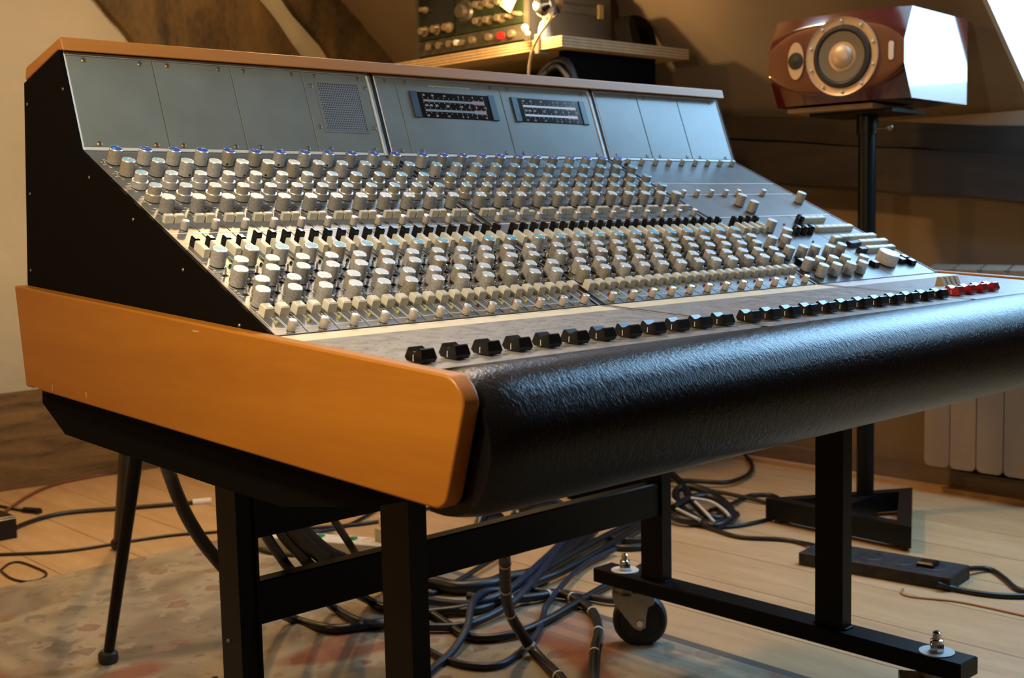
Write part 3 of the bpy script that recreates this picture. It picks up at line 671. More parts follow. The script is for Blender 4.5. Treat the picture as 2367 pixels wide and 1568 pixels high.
for mi_, (a, b_, barm) in enumerate(((13.94, 18.42, 'meter_bar'), (19.40, 23.85, 'meter_bar_white'))):
    mt = put('level_meter', MB().cbox(a, b_, 1.66, 2.77, -.05, .03, .02).mesh('level_meter', 'meter_black'), con, OU)
    for e in ((a, a+.34), (b_-.34, b_)): put('bezel', MB().cbox(*e, 1.655, 2.775, -.05, .075, .015).mesh('bezel', 'bezel'), mt, OU)
    x0, x1 = a+.62, b_-.62; xr = x0+(x1-x0)*.80
    for u in (2.40, 1.98):
        put('meter_bar', MB().box(x0, x1, u-.045, u+.045, .03, .036).mesh('meter_bar', barm), mt, OU)
        rz_ = put('red_zone', MB().box(xr, x1, u+.047, u+.085, .03, .035).box(xr, x1, u-.085, u-.047, .03, .035).mesh('red_zone', 'meter_red'), mt, OU); rz_['kind'] = 'stuff'
    tk = MB()
    for u in (2.31, 2.52, 2.08, 1.87):
        for i in range(13): xx = x0+(x1-x0)*i/12; tk.box(xx-.008, xx+.008, u-.02, u+.02, .031, .034)
    o = put('meter_ticks', tk.mesh('meter_ticks', 'print', smooth=False), mt, OU); o['kind'] = 'stuff'
    for u, row in ((2.63, ((.02, '-30'), (.16, '-20'), (.35, '-10'), (.58, '-5'), (.66, '-3'), (.82, '0'), (.98, '+5'))), (2.19, ((.03, '-50'), (.10, '-40'), (.19, '-30'), (.37, '-20'), (.59, '-10'), (.73, '-5'), (.85, '0'), (1.0, '+5'))), (1.75, ((.02, '-30'), (.16, '-20'), (.35, '-10'), (.58, '-5'), (.66, '-3'), (.82, '0'), (.98, '+5')))):
        for t, s in row: put('meter_number', text_mesh(s, .115 if u != 2.19 else .15, 'print'), mt, on_upper(x0+(x1-x0)*t, u, .034))
put('maker_lettering', text_mesh('by Rupert Neve & Company Ltd Cambridge England', .105, 'print'), con, on_upper(16.14, 3.06, .004))

# ------------------------------------------------------------------ steel stand under the desk
st = thing('console_stand', (17, -6, FL), 'black steel stand on castors carrying the mixing desk', 'stand')
X0, X1 = 5.0, 28.2; PW, PDp = .68, 1.38
for x in (X0, X1):
    for y in (-8.45, 1.6):
        p_ = put('post', MB().cbox(x, x+PW, y-PDp, y, -21.2, -9.55, .03).mesh('post', 'blackmetal', world=True), st)
        if x == X0 and y > 0: put('screw', MB().ball((x-.01, y-.5, -11.7), .09, 8).ball((x-.01, y-.5, -17.6), .09, 8).mesh('screw', 'screw', world=True), p_)
    rl = put('base_rail', MB().cbox(x-.35, x+PW+.35, -15.4, 4.55, -21.15, -20.42, .06).mesh('base_rail', 'blackmetal', world=True), st)
    wl = MB()
    for y in (-8.45, 1.6):
        for yy in (y-PDp-.08, y+.08):
            for j in range(5): wl.ball((x+.1+.12*j, yy, -20.42), .10, 8)
    put('weld_bead', wl.mesh('weld_bead', 'blackmetal', world=True), rl, kind='stuff')
put('stretcher', MB().cbox(X0+PW, X1, .35, 1.05, -17.05, -15.45, .06).mesh('stretcher', 'blackmetal', world=True), st)
put('top_rail', MB().cbox(X0+PW, X1, .6, 1.2, -13.9, -11.6, .06).mesh('top_rail', 'blackmetal', world=True), st)
put('top_rail', MB().cbox(X0+PW, X1, -9.4, -8.7, -10.6, -9.6, .06).mesh('top_rail', 'blackmetal', world=True), st)
put('bracket', MB().cbox(X0+PW, X0+PW+.12, .1, 1.1, -19.4, -12.2, .03).mesh('bracket', 'blackmetal', world=True), st)
def caster(x, y, ang):
    Mx = Matrix.Translation(W(x, y, FL)) @ Matrix.Rotation(ang, 4, 'Z')
    top = -20.42-FL; rb = -21.15-FL
    c = put('castor', MB().lathe([(.62, rb-.28), (.68, rb-.22), (.68, rb-.02), (.6, rb)], 24).lathe([(.5, rb-.5), (.62, rb-.42), (.55, rb-.28)], 24).mesh('castor', 'brass'), st, Mx)
    fk = MB(); z1 = rb-.36
    for sx in (-.52, .46):
        pr = [(-.66, z1), (-.56, 2.3), (.42, 1.05), (.72, .92), (1.0, 1.08), (1.05, 1.7), (1.15, 2.15), (1.45, 2.3), (1.45, z1)]
        fk.prism(pr, sx, sx+.06)
    fk.box(-.52, .52, -.66, 1.45, z1-.02, z1+.06)
    put('fork', fk.mesh('fork', 'zinc'), c, Mx)
    put('wheel', MB().lathe([(.35, -.34), (1.05, -.34), (1.10, -.40), (1.28, -.36), (1.38, -.2), (1.38, .2), (1.28, .36), (1.10, .40), (1.05, .34), (.35, .34)], 32, (0, .72, 1.38), axis='x').mesh('wheel', 'rubber'), c, Mx)
    put('axle_bolt', MB().lathe([(.17, -.62), (.17, .62)], 12, (0, .72, 1.3), axis='x').mesh('axle_bolt', 'chrome'), c, Mx)
    put('washer', MB().lathe([(.70, top), (.70, top+.05)], 32).mesh('washer', 'washer'), c, Mx)
    put('nut', MB().lathe([(.30, top+.05), (.30, top+.36)], 6).lathe([(.26, top+.36), (.26, top+.52), (.2, top+.56)], 14).lathe([(.17, top+.56), (.17, top+.82), (.1, top+.88)], 12).mesh('nut', 'chrome'), c, Mx)
for x in (X0+PW/2, X1+PW/2):
    for y, a in ((3.0, rd(-139)), (-14.0, .6)): caster(x, y, a if x > 10 else a+.5)

# ------------------------------------------------------------------ rug
b_ = MB().cbox(-22, 31, -34, 37, FL, FL+.10, .03)
tag(put('patterned_rug', b_.mesh('patterned_rug', 'rug', world=True)), 'faded red and grey patterned rug lying under the mixing desk', 'rug')

# ------------------------------------------------------------------ loudspeaker on its stand
a_ = rd(6.0); sdir = Vector((math.cos(a_), math.sin(a_), 0)); wdir = Vector((-math.sin(a_), math.cos(a_), 0))
spk = thing('loudspeaker', (59, 8.5, 4.5), 'glossy dark red loudspeaker with champagne-ringed woofer facing left', 'loudspeaker')
MS = frame(W(55, 2.92, 4.47), sdir, wdir, Vector((0, 0, 1)))        # local x: depth, y: across the front, z: up
SW, SH, SDp = 9.55, 5.73, 10.2
def zb(y): t = (y-SW/2)/(SW/2); return 2.75-1.35*t*t*t*t-.45*t*t
m_ = MB(); ny, nz = 40, 14; vs = []
def zrow(y, j):
    h_ = min(zb(y)*.78, SH/2-.02)
    return (SH/2-h_)*j/4 if j <= 4 else (SH/2-h_+2*h_*(j-4)/6 if j <= 10 else SH/2+h_+(SH/2-h_)*(j-10)/4)
for i in range(ny+1):
    y = SW*i/ny
    for j in range(nz+1):
        z = zrow(y, j); e = max(0, abs(z-SH/2)-zb(y)*.78); vs.append((e*.55, y, z))
m_.v = vs
for i in range(ny):
    for j in range(nz):
        m_.f.append((i*(nz+1)+j, (i+1)*(nz+1)+j, (i+1)*(nz+1)+j+1, i*(nz+1)+j+1)); m_.mi.append(0 if 4 <= j < 10 else 1)
put('baffle', m_.mesh('baffle', ['veneer', 'lacquer'], ang=60), spk, MS)
eL = [(max(0, abs(zrow(0, j)-SH/2)-zb(0)*.78)*.55, zrow(0, j)) for j in range(nz+1)]
vs = []; fs = []
for y in (0, SW):
    for e, z in eL: vs.append((e, y, z))
    vs += [(SDp, y, SH), (SDp, y, 0)]
n_ = nz+3; fs = [tuple(range(n_)), tuple(range(n_, 2*n_))[::-1], (nz, nz+1, n_+nz+1, n_+nz), (nz+1, nz+2, n_+nz+2, n_+nz+1), (nz+2, 0, n_, n_+nz+2)]
put('cabinet', MB().add(vs, fs).mesh('cabinet', 'lacquer', smooth=False), spk, MS)
cw = (4.2, 2.89)
def on_front(y, z, x=0): return MS @ Matrix.Translation(Vector((x, y, z))*U)
put('woofer_ring', MB().lathe([(2.02, -.02), (2.40, -.05), (2.52, -.14), (2.52, .0), (2.0, .0)], 48, axis='x').mesh('woofer_ring', 'champagne'), spk, on_front(*cw, -.01))
bo = MB()
for k in range(10): bo.ball((-.07, 2.27*math.cos(2*PI*k/10+.3), 2.27*math.sin(2*PI*k/10+.3)), .12, 10)
put('ring_bolts', bo.mesh('ring_bolts', 'washer'), spk, on_front(*cw), kind='stuff')
put('surround', MB().lathe([(2.05, -.02), (1.95, -.16), (1.75, -.2), (1.6, -.1), (1.55, -.02)], 48, axis='x', cap=False).mesh('surround', 'rubber'), spk, on_front(*cw))
put('cone', MB().lathe([(1.6, -.12), (1.2, -.06), (.78, -.012)], 48, axis='x', cap=False).lathe([(1.6, .0), (.001, .01)], 48, axis='x', cap=False).mesh('cone', 'cone'), spk, on_front(*cw))
put('dust_cap', MB().lathe([(.78, -.02), (.7, -.18), (.5, -.30), (.25, -.37), (.001, -.39)], 32, axis='x', cap=False).mesh('dust_cap', 'champagne'), spk, on_front(*cw))
tw = (7.5, 2.90)
el = MB()
pr = [(.58*math.cos(2*PI*i/32), 1.22*math.sin(2*PI*i/32)) for i in range(32)]
el.prism(pr, -.09, .02)
tp = put('tweeter_plate', el.mesh('tweeter_plate', 'champagne', ang=50), spk, on_front(*tw))
put('tweeter_dome', MB().lathe([(.56, -.10), (.54, -.13), (.3, -.14), (.12, -.20), (.001, -.22)], 28, axis='x', cap=False).mesh('tweeter_dome', 'rubber'), tp, on_front(*tw))
b_ = MB(); hp = [(.17*math.cos(a)+0, .17*math.sin(a)+(.42 if math.sin(a) > 0 else -.42)) for a in [2*PI*i/24 for i in range(24)]]
b_.prism(hp, -.06, .02); put('status_plate', b_.mesh('status_plate', 'whiteplastic', ang=50), spk, on_front(.85, 2.95))

ss = thing('speaker_stand', (58, 7, FL), 'black speaker stand with thick round pole and triangular tube base', 'speaker stand')
put('pole', MB().lathe([(.60, FL+.3), (.60, 3.5)], 24, (59.9, 8.5, 0)).mesh('pole', 'blackmetal', world=True), ss)
put('top_plate', MB().box(-2.6, 2.6, -3.0, 3.0, -.25, .0).mesh('top_plate', 'blackmetal'), ss, frame(W(59.9, 8.5, 4.1), sdir, wdir, Vector((0, 0, 1))))
put('foam_pad', MB().box(-3.3, 3.0, -2.6, 3.6, .0, .30).mesh('foam_pad', 'plyd'), ss, frame(W(59.4, 8.9, 4.1), sdir, wdir, Vector((0, 0, 1))))
put('collar', MB().lathe([(.72, 2.6), (.72, 3.85)], 24, (59.9, 8.5, 0)).mesh('collar', 'blackmetal', world=True), ss)
put('clamp_knob', MB().tube([(59.7, 7.9, 2.9), (59.2, 6.4, 2.9)], .1, 8).ball((59.1, 6.3, 2.9), .24, 10).mesh('clamp_knob', 'screw', world=True), ss)
tri = [Vector((53.9, 12.7, 0)), Vector((53.4, 1.2, 0)), Vector((63.6, 6.9, 0))]; cen = sum(tri, Vector())/3
for i in range(3):
    p0, p1 = tri[i], tri[(i+1) % 3]; i0, i1 = cen+(p0-cen)*.72, cen+(p1-cen)*.72
    lo, hi = FL+.3, FL+1.7
    b_ = MB().add([(*v_.xy, z) for z in (lo, hi) for v_ in (p0, p1, i1, i0)], [(3, 2, 1, 0), (4, 5, 6, 7)]+[(q, (q+1) % 4, 4+(q+1) % 4, 4+q) for q in range(4)])
    put('base_tube', b_.mesh('base_tube', 'blackmetal', world=True, smooth=False), ss)
    put('foot', MB().lathe([(.3, FL), (.25, FL+.32)], 12, tuple(cen+(p0-cen)*.86)).mesh('foot', 'rubber', world=True), ss)
put('base_spar', MB().box(56.2, 60.6, 7.7, 9.3, FL+.3, FL+1.6).mesh('base_spar', 'blackmetal', world=True), ss)

# ------------------------------------------------------------------ radiator on the right wall
ra = thing('radiator', (70, 4, -22), 'cream ribbed aluminium radiator low on the right wall', 'radiator')
RS = MB(); pr = []
w_, h_, r_ = 1.0, 14.9, .42
for cx, cz, a0 in ((w_-r_, r_, -90), (w_-r_, h_-r_, 0), (-w_+r_, h_-r_, 90), (-w_+r_, r_, 180)):
    pr += [(cx+r_*math.cos(rd(a0+90*i/4)), cz+r_*math.sin(rd(a0+90*i/4))) for i in range(5)]
RS.prism(pr, 0, .22).box(.22, 2.2, -.12, .12, .5, 14.2)
RS.add([(.1, -w_+.05, 14.0), (.1, w_-.05, 14.0), (.1, w_-.05, 14.9), (.1, -w_+.05, 14.9), (1.1, -w_+.05, 14.0), (1.1, w_-.05, 14.0), (1.1, w_-.05, 15.25), (1.1, -w_+.05, 15.25), (2.3, -w_+.05, 14.0), (2.3, w_-.05, 14.0), (2.3, w_-.05, 15.1), (2.3, -w_+.05, 15.1)],
       [(3, 2, 6, 7), (7, 6, 10, 11), (0, 3, 7, 4), (4, 7, 11, 8), (1, 5, 6, 2), (5, 9, 10, 6), (8, 11, 10, 9), (0, 4, 5, 1), (4, 8, 9, 5)])
RS = RS.mesh('radiator_section', 'enamel', ang=30)
for i in range(6): put('radiator_section', RS, ra, Matrix.Translation(W(69, 8.0-2.08*i, -22.05)))
put('manifold', MB().tube([(70.1, 8.6, -20.6), (70.1, -3.2, -20.6)], .5, 12).tube([(70.1, 8.6, -8.8), (70.1, -3.2, -8.8)], .5, 12).mesh('manifold', 'enamel', world=True), ra)
for y in (6.9, -1.4): put('wall_bracket', MB().box(70.3, 72, y-.2, y+.2, -20.3, -19.6).mesh('wall_bracket', 'enamel', world=True), ra)

# ------------------------------------------------------------------ shelf, cabinet and equipment behind the desk
sh = thing('plywood_shelf', (55, 36, 9.7), 'thick plywood shelf board with layered edge holding rack equipment', 'shelf')
sx0, sx1, sy0, sy1 = 48.0, 62.4, 26.17, 46.3
for i in range(7):
    z0 = 9.68+.112*i; e = .02 if i % 2 else 0
    put('ply_layer', MB().box(sx0+e, sx1-e, sy0+e, sy1-e, z0, z0+.112).mesh('ply_layer', 'plyd' if i % 2 else 'plyl', world=True, smooth=False), sh)
cb = thing('equipment_cabinet', (55, 36, FL), 'black open-sided cabinet standing under the plywood shelf', 'cabinet')
for nm, a in (('side_panel', (49.6, 59.84, 27.5, 28.1)), ('side_panel', (49.6, 59.84, 44.4, 45.0)), ('back_panel', (59.2, 59.84, 28.1, 44.4))):
    put(nm, MB().box(*a, FL, 9.66).mesh(nm, 'black', world=True), cb)
for z in (FL+.8, -8, 7.0): put('inner_shelf', MB().box(49.9, 59.2, 28.1, 44.4, z, z+.6).mesh('inner_shelf', 'black', world=True), cb)
tag(put('looped_cable', MB().tube([(49.4, 30.6, 7.0), (49.2, 29.4, 8.3), (49.2, 28.0, 8.9), (49.2, 26.8, 8.6), (49.4, 26.2, 7.2)], .28, 10, smooth=6).tube([(49.0, 30.0, 6.9), (48.9, 28.9, 8.0), (48.9, 27.6, 8.5), (48.9, 26.4, 7.4)], .22, 10, smooth=6).mesh('looped_cable', 'cable_blue', world=True)), 'grey looped cable hanging against the black cabinet under the shelf', 'cable')

rk = thing('rack_case', (54, 37.5, 10.5), 'dark equipment case on the plywood shelf with a green knobbed preamp in front', 'rack case')
fx = 49.0; y0r, y1r = 30.75, 44.3; zb0 = 10.46
put('case_shell', MB().box(fx+.25, 58.2, y0r, y1r, zb0, zb0+.35).box(fx+.25, 58.2, y0r, y0r+.35, zb0+.35, 26).box(fx+.25, 58.2, y1r-.35, y1r, zb0+.35, 26).box(57.8, 58.2, y0r+.35, y1r-.35, zb0+.35, 26).mesh('case_shell', 'rackgrey', world=True, smooth=False), rk)
put('case_rail', MB().cbox(fx, fx+.3, y0r, y0r+.42, zb0, 26, .03).cbox(fx, fx+.3, y1r-.42, y1r, zb0, 26, .03).mesh('case_rail', 'racksteel', world=True), rk)
put('side_handle', MB().cbox(52.4, 57.5, y0r-.25, y0r, 13.15, 13.75, .04).mesh('side_handle', 'rackgrey', world=True), rk)
put('latch', MB().cbox(56.4, 56.9, y0r-.45, y0r-.2, 12.9, 14.0, .04).mesh('latch', 'brass', world=True), rk)
lo_ = put('lower_unit', MB().cbox(fx-.05, fx+.5, y0r+.42, y1r-.42, 10.85, 12.02, .03).mesh('lower_unit', 'racksteel', world=True), rk)
kb = lambda r, d: MB().lathe([(r, -d), (r*1.05, 0)], 16, axis='x')
for i, (y, z) in enumerate(((42.37, 11.8), (41.06, 11.76), (39.77, 11.75), (38.85, 11.74), (38.1, 11.68), (36.94, 11.73), (35.01, 11.74), (33.6, 11.67), (32.38, 11.68))):
    z -= .30
    mm = 'red' if i == 7 else ('whiteplastic' if i == 3 else 'brass')
    put('small_knob', kb(.22 if i in (3, 4) else .28, .35).mesh('small_knob', mm), lo_, Matrix.Translation(W(fx-.05, y, z)))
up_ = put('preamp_unit', MB().cbox(fx-.05, fx+.5, y0r+.42, y1r-.42, 12.10, 15.9, .03).mesh('preamp_unit', 'rackgreen', world=True), rk)
put('display_panel', MB().cbox(fx-.12, fx-.04, 39.1, 43.6, 12.25, 15.6, .02).mesh('display_panel', 'meter_black', world=True), up_)
for y, z, r in ((42.69, 14.5, .26), (42.77, 12.77, .42), (41.2, 12.75, .42), (39.73, 12.73, .42), (35.97, 14.0, .36), (34.78, 13.95, .36), (33.45, 13.9, .36), (36.0, 12.74, .36), (34.82, 12.7, .36), (33.49, 12.68, .36), (32.49, 12.7, .2), (31.5, 12.76, .2)):
    put('knob', MB().lathe([(r*.7, -.75), (r*.8, -.3), (r, -.28), (r, 0)], 18, axis='x').mesh('knob', 'brass'), up_, Matrix.Translation(W(fx-.05, y, z)))
put('large_dial', MB().lathe([(.5, -.7), (.55, -.25), (.85, -.22), (.95, 0)], 28, axis='x').mesh('large_dial', 'racksteel'), up_, Matrix.Translation(W(fx-.05, 37.9, 13.75)))
top_ = put('upper_unit', MB().cbox(fx-.05, fx+.5, y0r+.42, y1r-.42, 15.98, 20, .03).mesh('upper_unit', 'racksteel', world=True), rk)
tg = MB().add([(0, -.72, .75), (0, .78, .95), (0, .98, -.95), (0, -.35, -1.1)], [(0, 1, 2, 3)]).add([(.03, -.72, .75), (.03, .78, .95), (.03, .98, -.95), (.03, -.35, -1.1)], [(0, 1, 2, 3)])
tag(put('paper_tag', tg.mesh('paper_tag', 'paper', smooth=False), None, Matrix.Translation(W(fx-.5, 32.0, 14.0)) @ Matrix.Rotation(.45, 4, 'X')), 'cream paper tag hanging at the corner of the green preamp', 'tag')

lm_ = thing('clamp_lamp', (48.3, 28.6, 10.5), 'small chrome globe lamp clamped to the plywood shelf corner, lit', 'lamp')
lx, ly, lz = 47.7, 27.5, 12.75
put('lamp_shade', MB().lathe([(.35, -.9), (.9, -.55), (1.05, 0), (.98, .45), (.85, .46), (.9, 0), (.7, -.5)], 28, axis='y', cap=False).mesh('lamp_shade', 'chrome'), lm_, Matrix.Translation(W(lx, ly-.3, lz)) @ Matrix.Rotation(-.35, 4, 'Z'))
put('lamp_bulb', MB().ball((0, .35, 0), .62, 20).mesh('lamp_bulb', 'glow'), lm_, Matrix.Translation(W(lx, ly-.1, lz)))
put('neck', MB().tube([(lx, ly-.2, lz-.9), (48.2, 28.1, 11.6)], .24, 10).mesh('neck', 'zinc', world=True), lm_)
put('clamp', MB().lathe([(.62, 10.46), (.5, 11.3), (.34, 11.75)], 18, (48.6, 28.5, 0)).mesh('clamp', 'zinc', world=True), lm_)
put('clamp_jaw', MB().box(47.75, 48.7, 28.4, 28.75, 9.4, 9.6).box(47.75, 47.95, 28.4, 28.75, 9.6, 10.8).mesh('clamp_jaw', 'zinc', world=True), lm_)
put('wing_screw', MB().ball((47.6, 29.6, 11.35), .28, 10).ball((47.6, 29.3, 10.9), .2, 10).mesh('wing_screw', 'whiteplastic', world=True), lm_)
put('lamp_cable', MB().tube([(lx-.2, ly-1.0, lz-.5), (47.2, 26.6, 11.5), (47.2, 27.7, 10.5), (47.3, 28.6, 9.5), (47.4, 29.1, 8.1), (47.5, 29.2, 6.5), (47.8, 29.2, 3)], .10, 8, smooth=5).mesh('lamp_cable', 'plyl', world=True), lm_)
bl_ = bpy.data.lights.new('clamp_bulb', 'POINT'); bl_.energy = 11; bl_.color = (1, .66, .30); bl_.shadow_soft_size = .02
bo_ = bpy.data.objects.new('clamp_bulb', bl_); bo_.location = W(46.7, 29.0, 12.7); col.objects.link(bo_)

b_ = MB(); ptsA = [Vector(q) for q in ((58.6, 29.0, 10.6), (58.7, 29.6, 12.4), (59.4, 30.1, 12.9), (60.7, 30.16, 12.8), (61.6, 30.16, 12.1), (62.1, 30.16, 10.6))]
cc = catmull(ptsA, 6); vs = []
for i, q in enumerate(cc):
    t = (cc[min(i+1, len(cc)-1)]-cc[max(i-1, 0)]).normalized(); nn = Vector((t.z, 0, -t.x)).normalized(); hw = .55-.33*i/(len(cc)-1)
    vs += [q+nn*hw+Vector((0, -.8, 0)), q-nn*hw+Vector((0, -.8, 0)), q-nn*hw+Vector((0, .8, 0)), q+nn*hw+Vector((0, .8, 0))]
n_ = len(cc); b_.add(vs, [(4*i+q, 4*i+(q+1) % 4, 4*i+4+(q+1) % 4, 4*i+4+q) for i in range(n_-1) for q in range(4)]+[(0, 1, 2, 3), (4*n_-1, 4*n_-2, 4*n_-3, 4*n_-4)])
tag(put('headphone_band', b_.mesh('headphone_band', 'black', world=True, ang=50)), 'black padded curved band standing behind the equipment case on the shelf', 'headphones')

# ------------------------------------------------------------------ splayed trestle behind the desk
ts = thing('trestle', (9, 20, FL), 'black splayed-leg trestle behind the left end of the desk', 'trestle')
l1 = [(8.62, 19.7, FL+.55), (8.62, 14.6, -11.2)]; l2 = [(18.8, 40.2, FL+.5), (13.3, 25.6, -11.2)]
for l_ in (l1, l2):
    lg = put('leg', MB().tube(l_, .26 if l_ is l1 else .34, 12, r1=.34).mesh('leg', 'blackmetal', world=True), ts)
    put('rubber_foot', MB().lathe([(.42, FL+.1), (.50, FL+.25), (.48, FL+.6), (.34, FL+.75)], 16, (l_[0][0], l_[0][1]+.05, 0)).mesh('rubber_foot', 'rubber', world=True), lg)
put('cross_bar', MB().tube([l1[1], l2[1]], .5, 12).mesh('cross_bar', 'blackmetal', world=True), ts)

# ------------------------------------------------------------------ power strips and boxes on the floor
def onfloor(x, y, rz): return Matrix.Translation(W(x, y, FL)) @ Matrix.Rotation(rz, 4, 'Z')
ps = thing('power_strip', (48.5, .8, FL), 'dusty black power strip on the floor in front of the speaker stand', 'power strip')
MP = onfloor(48.6, .4, math.atan2(9.1, -1.2))
put('housing', MB().cbox(-4.7, 4.7, -1.55, 1.55, 0, .85, .08).mesh('housing', mat('dusty_black', (.022, .020, .020), .55, spec=.3, var=.6, vscale=50, bump=.2)), ps, MP) if False else None
M['dusty'] = mat('dusty_black', (.022, .020, .020), .55, spec=.3, var=.6, vscale=50, bump=.2)
put('housing', MB().cbox(-4.7, 4.7, -1.55, 1.55, 0, .85, .08).mesh('housing', 'dusty'), ps, MP)
for i in range(4): put('socket', MB().lathe([(.75, .84), (.7, .87), (.68, .80)], 20, (2.6-1.9*i, 0, 0)).mesh('socket', 'rubber'), ps, MP)
put('rocker_switch', MB().cbox(-3.3, -2.3, -.5, .5, .85, 1.15, .1).mesh('rocker_switch', 'blackplastic'), ps, MP)
pw = thing('extension_block', (28, 29, FL), 'white extension block with green switches on the rug under the desk', 'power strip')
MP = onfloor(27.9, 28.4, math.atan2(-8.5, 4.4))
put('housing', MB().cbox(-5.2, 5.2, -.85, .85, .10, 1.15, .08).mesh('housing', 'whiteplastic'), pw, MP)
for i in range(4): put('green_switch', MB().cbox(-3.4+2.4*i, -2.9+2.4*i, -.25, .25, 1.14, 1.3, .05).mesh('green_switch', 'led_green'), pw, MP)
for i in range(4): put('socket', MB().lathe([(.55, 1.14), (.5, 1.17), (.48, 1.10)], 18, (-4.3+2.4*i, 0, 0)).mesh('socket', 'cable_white'), pw, MP)
ad_ = thing('plug_adapter', (30.2, 24.8, FL+1.2), 'grey and white mains plug in the end of the white extension block', 'plug')
put('plug_body', MB().cbox(29.4, 31.0, 24.2, 25.5, FL+1.16, FL+2.1, .1).mesh('plug_body', 'cable_white', world=True), ad_)
put('plug_cap', MB().cbox(29.6, 30.7, 24.5, 25.3, FL+2.1, FL+2.9, .15).mesh('plug_cap', 'whiteplastic', world=True), ad_)
fb = thing('floor_box', (13.5, 49.8, FL), 'small dark box on the floor at the far left', 'box')
put('box_body', MB().cbox(11.0, 15.2, 48.6, 51.2, FL, FL+1.5, .08).mesh('box_body', 'blackplastic', world=True), fb)
put('box_lid', MB().cbox(11.05, 15.15, 48.65, 51.15, FL+1.5, FL+1.62, .05).mesh('box_lid', 'blackplastic', world=True), fb)

